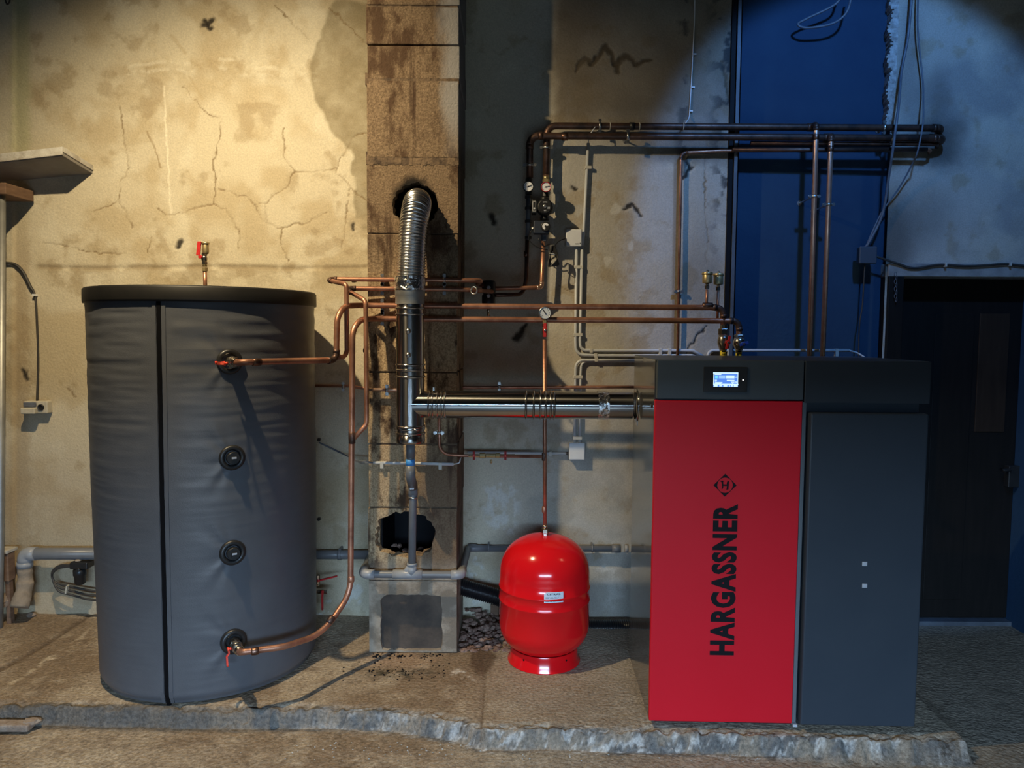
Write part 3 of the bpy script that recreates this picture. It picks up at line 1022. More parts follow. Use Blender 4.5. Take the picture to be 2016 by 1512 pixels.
# ------------------------------------------------------------------ flue: steel tee, horizontal pipe, corrugated hose
FY, FR = 3.52, .0660
fx = P(808, 800, FY).x
fz = P(1000, 797, FY).z
tee = empty('flue_tee', (fx, FY, P(808, 870, FY).z), 'upright polished steel flue tee standing in front of the chimney', 'flue pipe')
zt, zb = P(808, 592, FY).z, P(808, 868, FY).z
up = Vector((0, 0, 1))


def pz(y):
    return P(808, y, FY).z


MB().lathe((fx, FY, zb), up, [(FR, 0), (FR, zt - zb)], 48, caps=False).build('tee_body', 'steel', tee)
ex1 = P(893, 797, FY).x
MB().lathe((fx, FY, fz), (1, 0, 0), [(FR * .985, 0), (FR * .985, ex1 - fx)], 48, caps=False).build('tee_branch', 'steel_along', tee)


def bead_mb(b, c, ax, r=FR, h=.006, wd=.012):
    b.lathe(Vector(c) - Vector(ax) * wd / 2, ax, [(r, 0), (r + h * .6, wd * .15), (r + h, wd * .4), (r + h, wd * .6), (r + h * .6, wd * .85), (r, wd)], 48, caps=False)


for ys_ in ((607,), (619,), (718,), (728,), (741,), (839,), (852,)):
    b = MB()
    bead_mb(b, (fx, FY, pz(ys_[0])), up)
    b.build('bead_ring', 'steel_rib', tee)
MB().lathe((fx, FY, pz(872)), up, [(.02, 0), (FR + .002, .002), (FR + .003, .012), (FR + .003, pz(853) - pz(872))], 48).build('drain_cap', 'steel', tee)
MB().lathe((fx, FY, pz(845)), up, [(FR + .002, 0), (FR + .004, .002), (FR + .004, .012), (FR + .002, .014)], 48, caps=False).lathe((fx + .02, FY - FR - .012, pz(845) + .007), (1, 0, 0), [(.006, 0), (.006, .03)], 10).build('locking_band', 'steel_rib', tee)
for yy in (652, 699):
    c = P(804, yy, FY - FR)
    MB().lathe(c + Vector((0, .006, 0)), (0, -1, 0), [(.013, 0), (.013, .010), (.010, .016), (.004, .018)], 16).build('test_plug', 'zinc', tee)
# band on the branch
for xx in (846, 853, 862, 870):
    b = MB()
    bead_mb(b, (P(xx, 797, FY).x, FY, fz), (1, 0, 0), FR * .985, .005, .010)
    b.build('branch_bead', 'steel_rib', tee)
MB().obox((P(855, 797, FY).x, FY - .01, fz + FR + .010), (1, 0, 0), (0, 1, 0), (0, 0, 1), .004, .016, .008).build('band_latch', 'zinc', tee)

hp = empty('flue_pipe', (P(1060, 797, FY).x, FY, fz - FR), 'long horizontal polished steel flue pipe running into the boiler side', 'flue pipe')
xA, xB = ex1 - .02, .575
MB().lathe((xA, FY, fz), (1, 0, 0), [(FR, 0), (FR, xB - xA)], 48, caps=False).build('pipe_tube', 'steel_along', hp)
for xx in (877, 1035, 1050, 1063, 1073, 1083, 1090):
    b = MB()
    bead_mb(b, (P(xx, 797, FY).x, FY, fz), (1, 0, 0), FR, .006 if xx != 877 else .004, .011)
    b.build('bead_ring', 'steel_rib', hp)
xt0, xt1 = P(1176, 797, FY).x, P(1197, 797, FY).x
b = MB()
path = [Vector((xt0 + (xt1 - xt0) * k / 6, FY, fz)) for k in range(7)]
b.tube(path, FR + .0015, 40, False)
for i, v in enumerate(b.v):
    k = rnd.uniform(-.0006, .0016)
    dv = Vector((0, v.y - FY, v.z - fz)).normalized()
    b.v[i] = v + dv * k
b.build('foil_tape', 'foil', hp)
MB().lathe((P(1250, 797, FY).x, FY, fz), (1, 0, 0), [(FR, 0), (FR + .014, .002), (FR + .014, .006), (FR, .008)], 48, caps=False).obox((P(1253, 820, FY).x, FY - .02, fz - FR - .012), (1, 0, 0), (0, 1, 0), (0, 0, 1), .004, .02, .014).build('end_collar', 'steel_rib', hp)

# flexible hose
ctrl = [P(808, 570, FY), P(809, 545, FY), P(811, 500, FY), P(813, 460, FY + .005), P(817, 425, FY + .03), P(821, 403, FY + .10), P(822, 398, FY + .21), P(823, 398, FY + .40), P(823, 398, FY + .52)]
pth = densify(smooth_path(ctrl, 10), .0018)
L_, rr = 0, []
for i, q in enumerate(pth):
    if i:
        L_ += (q - pth[i - 1]).length
    rr.append(.0655 + .0036 * math.sin(2 * math.pi * L_ / .0135))
fd = empty('flexible_duct', P(808, 570, FY), 'silver corrugated aluminium duct curving up into the sooty chimney hole', 'duct')
MB().tube(pth, rr, 36, False).build('duct_hose', 'alu', fd)
b = MB()
p0, p1 = pz(572), pz(545)
pa = [Vector((fx, FY, p0 + (p1 - p0) * k / 8)) for k in range(9)]
b.tube(pa, FR + .006, 40, False)
for i, v in enumerate(b.v):
    dv = Vector((v.x - fx, v.y - FY, 0)).normalized()
    b.v[i] = v + dv * rnd.uniform(-.002, .003)
b.build('foil_tape', 'foil', fd)
MB().lathe((fx, FY, pz(599)), up, [(FR + .003, 0), (FR + .003, pz(583) - pz(599)), (FR + .005, pz(582) - pz(599)), (FR + .005, pz(566) - pz(599))], 48, caps=False).build('adapter_collar', 'galv', fd)

# ------------------------------------------------------------------ buffer tank
TX, TY, TR, LR = -1.505, 3.63, .514, .525
LZ0, LZ1 = 1.773, 1.842
tank = empty('buffer_tank', (TX, TY, 0), 'big round buffer tank in a zipped grey jacket with black lid', 'tank')


def tank_hit(px, py, R=TR):
    d = ray(px, py)
    ox, oy = cC.x - TX, cC.y - TY
    A = d.x * d.x + d.y * d.y
    B = 2 * (ox * d.x + oy * d.y)
    Cq = ox * ox + oy * oy - R * R
    t = (-B - math.sqrt(max(0, B * B - 4 * A * Cq))) / (2 * A)
    q = cC + d * t
    n = Vector((q.x - TX, q.y - TY, 0)).normalized()
    return q, n


ports = [(452, 712), (457, 901), (458, 1088), (460, 1263)]
na, nzr = 420, 230
th = np.linspace(0, 2 * np.pi, na)
zz = np.linspace(.012, LZ0 + .02, nzr)
T, Zt = np.meshgrid(th, zz)
T, Zt = T.ravel(), Zt.ravel()
r0 = TR - .010 * np.clip((.9 - Zt) / .9, 0, 1)
r0 = r0 - .018 * sstep(.05, .012, Zt)
per = TR * np.where(T > np.pi, T - 2 * np.pi, T)
wr = .0022 * (fbm(per, Zt, 1.0, 301, 3) - .5)
wr = wr + .0052 * (fbm(per * .42, Zt * 6.0, 6, 311, 3) - .5) * sstep(.5, 1.4, Zt) + .0016 * (fbm(per * .4, Zt * 9, 9, 313, 3) - .5)
wr = wr + .0013 * sstep(.55, .85, vnoise(per * 3.0 + 3, Zt * 30, 317)) * sstep(.8, 1.5, Zt)
wr = wr + .004 * (fbm(per * 1.2 + Zt * .9, Zt * 3.5, 5, 321, 2) - .5) * sstep(1.0, 1.6, Zt)
qz, nzv = tank_hit(318, 900)
zip_th = math.atan2(nzv.y, nzv.x)
zdist = np.abs((T - (zip_th % (2 * np.pi)) + np.pi) % (2 * np.pi) - np.pi) * TR
wr = wr * (.12 + .88 * sstep(.03, .10, zdist))
for (px, py) in ports:
    q, n = tank_hit(px, py)
    a0 = math.atan2(n.y, n.x)
    da = (T - (a0 % (2 * np.pi)) + np.pi) % (2 * np.pi) - np.pi
    dd = np.hypot(da * TR, Zt - q.z)
    ang = np.arctan2(Zt - q.z, da * TR)
    wr = wr + .0022 * np.sin(ang * 7 + 1.3 * np.sin(ang * 3)) * sstep(.26, .06, dd) * sstep(.03, .07, dd) * sstep(-.02, .1, da * -TR + .02)
Rr = r0 + wr
Vt = np.stack([TX + Rr * np.cos(T), TY + Rr * np.sin(T), Zt], 1)
jk = grid_obj('jacket', Vt - np.array([TX, TY, 0]), na, nzr, 'jacket')
jk.parent = tank
ORG[jk] = ORG[tank]
MB().lathe((TX, TY, .0), up, [(TR - .05, 0), (TR - .03, .03), (TR - .03, .05)], 64).build('tank_foot', 'black', tank)
MB().lathe((TX, TY, LZ0), up, [(TR - .01, 0), (LR, .001), (LR + .001, .010), (LR, LZ1 - LZ0 - .008), (LR - .006, LZ1 - LZ0), (LR - .03, LZ1 - LZ0 + .002), (.001, LZ1 - LZ0 + .003)], 128).build('lid', 'lid', tank)


def tank_strip(name, x_off, wd, proud, mat, z0, z1, wob=0.0, n=60):
    b = MB()
    vs = []
    for i in range(n + 1):
        z = z0 + (z1 - z0) * i / n
        py = 1395 + (593 - 1395) * i / n
        pxz = 327 + (312 - 327) * i / n
        _, nv = tank_hit(pxz, py)
        a = math.atan2(nv.y, nv.x) + (x_off + wob * math.sin(i * 1.7)) / TR
        r_ = TR - .010 * max(0, (.9 - z) / .9) + proud - (.016 * max(0, (.05 - z) / .04) if z < .05 else 0)
        for k in (-1, 1):
            aa = a + k * wd / 2 / TR
            vs.append((TX + r_ * math.cos(aa), TY + r_ * math.sin(aa), z))
            vs.append((TX + (r_ - .012) * math.cos(aa), TY + (r_ - .012) * math.sin(aa), z))
    fs = []
    for i in range(n):
        o = i * 4
        fs += [(o, o + 2, o + 6, o + 4), (o + 1, o, o + 4, o + 5), (o + 2, o + 3, o + 7, o + 6)]
    fs += [(0, 1, 3, 2), (n * 4, n * 4 + 2, n * 4 + 3, n * 4 + 1)]
    b.add(vs, fs)
    return b.build(name, mat, tank)


tank_strip('zip', 0, .018, .0035, 'zip', .0, LZ0, .0004)
tank_strip('zip_seam', -.020, .016, .0030, 'jacket', .012, LZ0)
tank_strip('zip_seam', .020, .016, .0030, 'jacket', .012, LZ0)
for i, (px, py) in enumerate(ports):
    q, n = tank_hit(px, py)
    ro = P(px + 25, py, q.y).x - P(px, py, q.y).x
    ring = MB().lathe(q - n * .01, n, [(ro, 0), (ro, .014), (ro * .93, .021), (ro * .72, .024), (ro * .60, .018), (ro * .55, .004)], 40).build('port_rosette', 'black', tank)
    if i in (1, 2):
        MB().lathe(q, n, [(ro * .50, .0), (ro * .50, .022), (ro * .46, .027)], 26).obox(q + n * .032, n.cross(up), n, up, .011, .008, .011).build('blanking_plug', 'black', ring)
        a_ = n.cross(up).normalized()
        MB().obox(q + n * .041 + up * .004, a_, n, up, .010, .0008, .004).build('plug_stamp', 'pale_grey', ring)

# valve at the tank's upper and lower port
def port_valve(px, py, label, lev_down, spread):
    q, n = tank_hit(px, py)
    v = empty('ball_valve', q + n * .012, label, 'valve')
    b = MB()
    b.lathe(q + n * .012, n, [(.024, 0), (.024, .03)], 8, False)
    valve_body_mb(b, q + n * .065, n, .022, .06)
    b.lathe(q + n * .094, n, [(.020, 0), (.020, .020), (.017, .022), (.017, .03)], 16)
    b.build('valve_body', 'nickel', v)
    s = Vector((n.y, -n.x, 0)) * 1.0
    if s.x > 0:
        s = -s
    side = (s + Vector((0, 0, -.15))).normalized()
    l = MB()
    st = q + n * .062 + side * .026
    l.lathe(st - side * .006, side, [(.006, 0), (.006, .012)], 10)
    lever_mb(l, st + side * .008, lev_down, side, .065, .011, .005, .010)
    l.build('valve_lever', 'orange_red', v)
    return q, n


qU, nU = port_valve(452, 712, 'nickel ball valve with orange lever at the upper tank port', (0.0, -.9, .1), 0)
qD, nD = port_valve(460, 1263, 'nickel ball valve with drooping orange lever at the lowest tank port', (.12, -.15, -1), 0)

# air vent on the tank top
pv = P(404, 560, 3.66)
av = empty('tank_air_vent', (pv.x, 3.66, LZ1), 'brass air vent with red lever on the copper stub above the tank lid', 'air vent')
zc = lambda y: P(403, y, 3.66).z
MB().cyl((pv.x, 3.66, LZ1 - .01), (pv.x, 3.66, zc(532)), .0095, 14).build('copper_stub', 'copper', av)
MB().lathe((pv.x, 3.66, zc(534)), up, [(.014, 0), (.014, .018)], 6, False).lathe((pv.x, 3.66, zc(525)), up, [(.011, 0), (.011, .02)], 12).build('stub_nut', 'brass', av)
b = MB()
valve_body_mb(b, (pv.x - .001, 3.66, zc(509)), up, .0125, .055)
b.build('valve_body', 'nickel', av)
b = MB()
b.obox((pv.x - .020, 3.642, zc(490)), (1, 0, 0), (0, 1, 0), (.12, 0, 1), .0095, .004, .034).lathe((pv.x - .014, 3.645, zc(506)), (0, -1, 0), [(.010, 0), (.010, .006)], 12).build('valve_lever', 'red_plastic', av, .002)
b = MB()
pvx = pv.x + .006
MB().lathe((pvx, 3.66, zc(500)), up, [(.012, 0), (.015, .003), (.016, .01), (.016, zc(481) - zc(500)), (.015, zc(480) - zc(500))], 22).build('float_chamber', 'brass', av)
MB().lathe((pvx, 3.66, zc(481)), up, [(.019, 0), (.019, .008), (.012, .012), (.004, .013)], 22).build('chamber_lid', 'brass', av)
MB().lathe((pvx - .010, 3.66, zc(478)), up, [(.004, 0), (.004, .012)], 10).build('bleed_cap', 'nickel', av)

# ------------------------------------------------------------------ copper pipework
PYY, RY = 3.664, 3.47      # pipes crossing the chimney; the risers left of it
r28, r22 = .0140, .0112
# flow: upper tank port -> riser -> along the top -> boiler
xr = P(664, 680, RY).x
tipU = qU + nU * .125
a = P(662, 708, RY)
flow = [P(690 - 0, 602, PYY)]
pts = [tipU, P(482, 713, tipU.y - .02), a, Vector((a.x, RY, P(664, 604, RY).z)), P(712, 602, PYY - .03), P(800, 602, PYY), P(1395, 602, PYY), P(1424, 603, PYY), P(1424, 642, PYY)]
pts[3] = P(664, 603, RY)
pts[2] = P(662, 709, RY)
z602 = P(800, 602, PYY).z
for k in (5, 6, 7):
    pts[k].z = z602
pts[4].z = z602
flow = pipe('copper_pipe', 'upper copper flow pipe from the top tank port past the flue to the boiler', 'pipe', pts, r28, [0, .03, .035, .12, .1, 0, 0, .065, 0], 'copper', (2, 7))
sleeve(flow, P(505, 713, tipU.y + .02), pts[2] - pts[1], r28, .04)
sleeve(flow, P(1393, 602, PYY), (1, 0, 0), r28, .05, 'solder', 'tee_fitting')
clamp(flow, P(753, 602, PYY), (1, 0, 0), r28, (0, 1, 0), CHY - PYY, (0, 0, 1))
# return
tipD = qD + nD * .125
pts = [tipD, P(476, 1284, tipD.y - .03), P(560, 1273, 3.13), P(635, 1248, 3.33), P(690, 1168, RY), P(692, 640, RY), P(745, 628, PYY - .03), P(800, 628, PYY), P(1424, 630, PYY), P(1455, 631, PYY), P(1455, 660, PYY)]
pts[5] = P(694, 629, RY)
z628 = P(800, 628, PYY).z
for k in (6, 7, 8, 9):
    pts[k].z = z628
ret = pipe('copper_pipe', 'lower copper return pipe from the bottom tank port past the flue to the boiler', 'pipe', pts, r28, [0, .03, .12, .22, .16, .12, .1, 0, 0, .06, 0], 'copper', (9,))
sleeve(ret, P(502, 1282, 3.03), P(560, 1273, 3.13) - P(476, 1284, tipD.y - .03), r28, .03)
sleeve(ret, P(651, 1220, 3.365), pts[4] - pts[3], r28, .035, 'copper_dark')
sleeve(ret, P(691, 1140, RY), up, r28, .03, 'copper')
sleeve(ret, P(693, 862, RY), up, r28, .055, 'copper_dark', 'tee_fitting')
clamp(ret, P(753, 628, PYY), (1, 0, 0), r28, (0, 1, 0), CHY - PYY, (0, 0, 1))
MB().obox(P(753, 615, PYY - .004), (1, 0, 0), (0, 1, 0), (0, 0, 1), .009, .006, .012).build('clamp_link', 'zinc', ret)
# branch from the flow up to the heating group (c) and from the return (d)
PC = 3.662
zc_ = P(780, 551, PC).z
zd_ = P(780, 569, PC).z
pts = [P(662, 706, RY - .0) + Vector((.0, 0, .005)), P(684, 700, RY + .10), P(679, 566, RY + .12), P(637, 552, PC - .03), P(905, 551, PC), P(948, 552, PC + .03), P(940, 560, PC + .25), P(960, 562, 3.98)]
for k in (3, 4):
    pts[k].z = zc_
pts[1] = P(683, 702, RY + .06)
pts[2] = P(682, 560, RY + .06)
pc = pipe('copper_pipe', 'topmost copper pipe looping left of the flue with an open square bend', 'pipe', pts, r22, [0, .05, .02, .02, 0, .05, .04, 0], 'copper', (3,))
sleeve(pc, P(654, 551, PC - .02), (1, 0, 0), r22, .022)
sleeve(pc, P(697, 551, PC), (1, 0, 0), r22, .022)
clamp(pc, P(753, 551, PC), (1, 0, 0), r22, (0, 1, 0), CHY - PC, (0, 0, 1))
clamp(pc, P(875, 551, PC), (1, 0, 0), r22, (0, 1, 0), CHY - PC, (0, 0, 1))
pts = [P(694, 866, RY), P(722, 835, RY + .03), P(720, 592, RY + .06), P(677, 568, PC - .03), P(905, 569, PC), P(940, 572, PC + .04), P(968, 574, 3.93)]
for k in (3, 4):
    pts[k].z = zd_
pd = pipe('copper_pipe', 'second copper pipe below the topmost one dropping beside the chimney edge', 'pipe', pts, r22, [0, .05, .035, .02, 0, .06, 0], 'copper', (3,))
sleeve(pd, P(692, 568, PC - .01), (1, 0, 0), r22, .03)
sleeve(pd, P(720, 690, RY + .055), up, r22, .02)
clamp(pd, P(753, 569, PC), (1, 0, 0), r22, (0, 1, 0), CHY - PC, (0, 0, 1))
clamp(pd, P(875, 569, PC), (1, 0, 0), r22, (0, 1, 0), CHY - PC, (0, 0, 1))
MB().torus(P(933, 572, 3.66), (.5, 1, 0), .017, .004, 22, 8).build('union_ring', 'zinc', pd)

# black dirt filter joining those pipes to the risers
q = P(962, 576, 3.97)
fl = empty('dirt_filter', (q.x, q.y, P(962, 602, 3.97).z), 'black dirt filter body between the copper pipes right of the chimney', 'filter')
MB().lathe((q.x, q.y, P(962, 600, 3.97).z), up, [(.034, 0), (.036, .004), (.036, .05), (.030, .054), (.030, .062), (.037, .066), (.037, .115), (.032, .128), (.02, .131)], 28).build('filter_bowl', 'black', fl)
for yy in (567, 583):
    MB().lathe((q.x, q.y - .031, P(962, yy, 3.97).z), (0, -1, 0), [(.011, 0), (.011, .010), (.007, .012)], 14).build('bleed_screw', 'zinc', fl)
MB().cyl((q.x, q.y, P(962, 622, 3.97).z), (q.x, q.y, P(962, 600, 3.97).z), .008, 12).torus((q.x, q.y, P(962, 616, 3.97).z), (1, 0, 0), .010, .002, 16, 6).build('drain_cock', 'nickel', fl)

# heating mains on the wall
MY = W - .098
R35 = .0185
zm1, zm2 = P(1300, 246, MY).z, P(1300, 269, MY).z
mx = P(1858, 250, MY).x
rx1, rx2 = P(1040, 420, MY).x, P(1072, 420, MY).x
zlow = P(1065, 567, MY).z
pts = [P(975, 581, 3.97), P(1020, 581, MY), Vector((rx1 - .012, MY, P(1040, 575, MY).z)), Vector((rx1, MY, P(1040, 470, MY).z))]
pts = [P(975, 581, 3.97), P(1030, 580, MY), P(1036, 548, MY), P(1038, 470, MY)]
lowA = pipe('copper_pipe', 'dark copper tail curving from the dirt filter up to the left pump riser', 'pipe', pts, r22, [0, .06, .03, 0], 'copper_dark')
sleeve(lowA, P(1036, 500, MY), up, r22, .03)
pts = [P(972, 568, 3.97), P(1066, 566, MY), P(1070, 470, MY)]
lowB = pipe('copper_pipe', 'reddish copper tail with soldered elbow rising to the mixing valve', 'pipe', pts, r22, [0, .02, 0], 'copper', (1,), fmat='copper_bright')
sleeve(lowB, P(1052, 566, MY), (1, 0, 0), r22, .03, 'solder')
pts = [P(1043, 350, MY), P(1043, 271, MY), Vector((mx, MY, zm2)), Vector((mx + .02, W - .02, zm2))]
pts[1].z = zm2
m2 = pipe('heating_main', 'second heating main from the top, dark copper, starting above the left gauge', 'pipe', pts, R35, [0, .05, .05, 0], 'copper_dark', (1, 2))
sleeve(m2, P(1112, 269, MY), (1, 0, 0), R35, .035, 'solder')
pts = [P(1075, 340, MY), P(1075, 246, MY), Vector((mx, MY, zm1)), Vector((mx + .02, W - .02, zm1))]
pts[0] = P(1075, 345, MY + .030)
pts[1] = P(1077, 246, MY + .030)
pts[1].z = zm1
pts[2] = Vector((mx, MY + .030, zm1))
m1 = pipe('heating_main', 'topmost heating main, dark copper, rising above the right gauge', 'pipe', pts, R35, [0, .05, .05, 0], 'copper_dark', (2,))
MB().cyl(P(1075, 346, MY + .030), P(1076, 290, MY + .030), .0175, 16).build('bright_riser', 'copper_bright', m1)
for o_, xx, yy, yoff in ((m1, 1181, 246, .030), (m2, 1236, 269, 0), (m1, 1740, 246, .030), (m2, 1755, 269, 0)):
    c = P(xx, yy, MY + yoff)
    c.z = zm1 if o_ is m1 else zm2
    clamp(o_, c, (1, 0, 0), R35, (0, 1, 0), W - MY - yoff, (0, 0, 1))
clamp(m2, P(1043, 325, MY), up, R35, (0, 1, 0), W - MY, (1, 0, 0))
clamp(m1, P(1076, 291, MY + .030), up, R35, (0, 1, 0), W - MY - .035, (1, 0, 0))
for xx in (1201, 1259, 1345):
    c = P(xx, 246, MY + .030)
    c.z = zm1
    MB().tube([c - Vector((.002, 0, 0)), c + Vector((.002, 0, 0))], R35 + .0022, 20).build('cable_tie', 'clip', m1)
c = P(1244, 246, MY + .030)
c.z = zm1
MB().tube([c - Vector((.013, 0, 0)), c + Vector((.013, 0, 0))], R35 + .003, 20).build('black_sensor_wrap', 'black', m1)
# lower, thinner old pipes under the mains
z3, z4 = P(1700, 281, MY).z, P(1700, 293, MY).z
tA = tag(MB().tube(fillet([(P(1480, 281, MY).x, MY + .02, z3), (mx - .02, MY + .02, z3), (mx + .01, W - .02, z3)], .04), .011, 14).build('heating_main', 'copper_dark'), 'third black pipe under the two heating mains on the right', 'pipe')
sleeve(tA, (mx - .12, MY + .02, z3), (1, 0, 0), .011, .03, 'copper_dark')
tB = pipe('copper_pipe', 'thin old copper pipe framing the plaster strip left of the blue recess', 'pipe',
          [P(1334, 712, W - .03), P(1341, 301, W - .03), P(1420, 297, W - .04), Vector((mx - .06, MY + .01, z4)), Vector((mx - .03, W - .02, z4))], .0085, [0, .03, 0, .04, 0], 'copper', (1,))
clamp(tB, P(1336, 574, W - .03), up, .0085, (0, 1, 0), .03, (1, 0, 0))
MB().tube([(P(1440, 297, W - .04).x, W - .06, P(1440, 297, W - .04).z), Vector((mx - .08, MY + .01, z4))], .0125, 14).build('blackened_run', 'copper_dark', tB)
# branches dropping to the boiler from the mains
for (xa, ya, xb, nm, zt_, yo) in ((1605, 246, 1592, 'left one of the two copper drops in front of the blue recess', zm1, .030), (1634, 268, 1616, 'right one of the two copper drops in front of the blue recess', zm2, 0)):
    a, c = P(xa, ya, MY - .02), P(xb, 712, MY - .02)
    a.z = zt_
    x_m = (a.x + c.x) / 2
    o_ = pipe('copper_drop', nm, 'pipe', [Vector((a.x, MY + yo, zt_)), Vector((a.x, MY - .035, zt_)), Vector((c.x + (a.x - c.x) * .35, MY - .035, c.z))], r28, [0, .02, 0], 'copper_bright', (1,), fmat='copper_dark')
    ctr = Vector((a.x, MY - .035, zt_)).lerp(Vector((c.x + (a.x - c.x) * .35, MY - .035, c.z)), .30)
    clamp(o_, ctr, up, r28, (0, 1, 0), W + .075 - ctr.y, (1, 0, 0))
    sleeve(o_, Vector((a.x, MY - .035, zt_ - .07)), up, r28, .03, 'solder')
    sleeve(o_, (a.x, MY + yo, zt_), (1, 0, 0), R35, .05, 'copper_dark', 'tee_fitting')

# riser parts: two gauges, check valve tube, pump, mixing valve
zf = lambda y: P(1055, y, MY).z
g1 = empty('temperature_gauge', P(1041, 380, MY), 'left round temperature gauge on the dark riser, pointer to the right', 'gauge')
c = P(1040, 367, MY - .04)
gauge_parts(g1, c, .0285, 'black', math.radians(20))
MB().cyl(c + Vector((0, .02, 0)), Vector((rx1 + .002, MY, c.z)), .012, 12).lathe((P(1041, 380, MY).x, MY, zf(383)), up, [(.019, 0), (.019, zf(352) - zf(383))], 8, False).build('gauge_valve', 'black', g1)
g2 = empty('temperature_gauge', P(1075, 380, MY), 'right round temperature gauge with reddish rim, directly above the pump', 'gauge')
c = P(1075, 368, MY - .04)
gauge_parts(g2, c, .0285, 'black', math.radians(15))
MB().torus(c, (0, 1, 0), .0255, .0018, 30, 8).build('red_rim', 'red_plastic', g2)
MB().cyl(c + Vector((0, .02, 0)), Vector((rx2, MY + .01, c.z)), .012, 12).lathe((P(1074, 384, MY).x, MY + .01, zf(386)), up, [(.019, 0), (.019, zf(358) - zf(386))], 8, False).build('gauge_valve', 'black', g2)
MB().lathe((P(1075, 357, MY + .02).x, MY + .025, zf(358)), up, [(.019, 0), (.019, .018)], 6, False).lathe((P(1075, 357, MY + .02).x, MY + .025, zf(352)), up, [(.016, 0), (.016, .02)], 14).build('brass_union', 'brass', g2)
rt = empty('return_spacer', P(1039, 470, MY), 'slim dark steel spacer pipe left of the pump, below the left gauge', 'pipe')
b = MB().cyl(P(1039, 472, MY), P(1041, 384, MY), .0135, 14)
b.build('spacer_tube', 'post', rt)
b = MB()
for yy in (388, 410, 436, 468):
    b.lathe((P(1040, yy, MY).x, MY, zf(yy) - .008), up, [(.018, 0), (.018, .016)], 6, False)
b.build('hex_union', 'black', rt)

pm = empty('circulation_pump', P(1072, 430, MY), 'black circulation pump with round motor face and lit slot box', 'pump')
c = P(1073, 406, MY - .062)
MB().lathe(c + Vector((0, .075, 0)), (0, -1, 0), [(.030, 0), (.044, .012), (.046, .03), (.042, .035), (.042, .067), (.040, .075)], 32).build('motor_housing', 'black', pm)
MB().lathe(c, (0, -1, 0), [(.038, 0), (.038, .003), (.034, .004)], 32).build('motor_face', 'black', pm)
b = MB().lathe(c + Vector((0, -.003, 0)), (0, -1, 0), [(.010, 0), (.010, .005), (.007, .007)], 18)
b.build('vent_screw', 'zinc', pm)
b = MB()
for k in range(6):
    b.obox(c + Vector((-.010 + k * .004, -.0045, .022 - abs(k - 2.5) * .0006)), (1, 0, 0), (0, 1, 0), (0, 0, 1), .0013, .0005, .003)
for k in range(2):
    b.obox(c + Vector((-.004 + k * .008, -.0045, -.023)), (1, 0, 0), (0, 1, 0), (0, 0, 1), .002, .0005, .003)
for k in range(4):
    b.obox(c + Vector((.016 + (k % 2) * .007, -.0045, -.006 - (k // 2) * .006)), (1, 0, 0), (0, 1, 0), (0, 0, 1), .0028, .0005, .0022)
b.build('face_print', 'pale_grey', pm)
cb = P(1053, 406, MY - .06)
bx = MB().box((cb.x - .016, cb.y - .002, cb.z - .036), (cb.x + .010, cb.y + .075, cb.z + .036)).build('control_box', 'black', pm, .004)
b = MB()
for dx, dz, hx, hz in ((-.008, 0, .0009, .026), (.008, 0, .0009, .026), (0, .026, .0085, .0009), (0, -.026, .0085, .0009)):
    b.obox((cb.x - .003 + dx, cb.y - .003, cb.z + dz), (1, 0, 0), (0, 1, 0), (0, 0, 1), hx, .001, hz)
b.build('slot_outline', 'white', bx)
MB().lathe((cb.x - .003, cb.y - .002, cb.z - .012), (0, -1, 0), [(.0045, 0), (.0045, .003)], 12).build('slot_knob', 'white', bx)
MB().lathe((rx2, MY, zf(434)), up, [(.023, 0), (.023, .02), (.016, .022), (.028, .05), (.028, .075), (.016, .10), (.016, zf(388) - zf(434) - .02), (.023, zf(388) - zf(434) - .02), (.023, zf(388) - zf(434))], 20).build('volute', 'black', pm)
mv = empty('mixing_valve', P(1070, 470, MY), 'slate motor box of the mixing valve with black and silver dial under the pump', 'valve')
cv = P(1066, 447, MY - .055)
MB().box((cv.x - .042, cv.y, cv.z - .034), (cv.x + .042, cv.y + .06, cv.z + .034)).build('actuator_box', 'pump_grey', mv, .004)
cd_ = P(1074, 446, MY - .060)
dk = MB().lathe(cd_ + Vector((0, .006, 0)), (0, -1, 0), [(.026, 0), (.026, .010), (.023, .012)], 26).build('dial_knob', 'black', mv)
b = MB()
for k in range(16):
    t0, t1 = math.radians(20 + k * 15), math.radians(35 + k * 15)
    pl = [(cd_.x + r_ * math.cos(t), cd_.y - .0065, cd_.z + r_ * math.sin(t)) for r_, t in ((.006, t0), (.018, t0), (.018, t1), (.006, t1))]
    b.prism(pl[::-1], (0, -.001, 0))
b.build('dial_scale', 'paper', dk)
MB().lathe((rx2, MY, zf(475)), up, [(.016, 0), (.018, .01), (.018, .03)], 6, False).lathe((rx2, MY, zf(464)), up, [(.018, 0), (.022, .03), (.022, .07)], 18).cyl((rx2, MY, zf(450)), (rx1 + .01, MY, zf(450)), .012, 12).build('valve_body', 'post', mv)
MB().cyl(P(1046, 450, MY - .02), P(1058, 450, MY - .02), .009, 12).build('lever_end', 'zinc', mv)
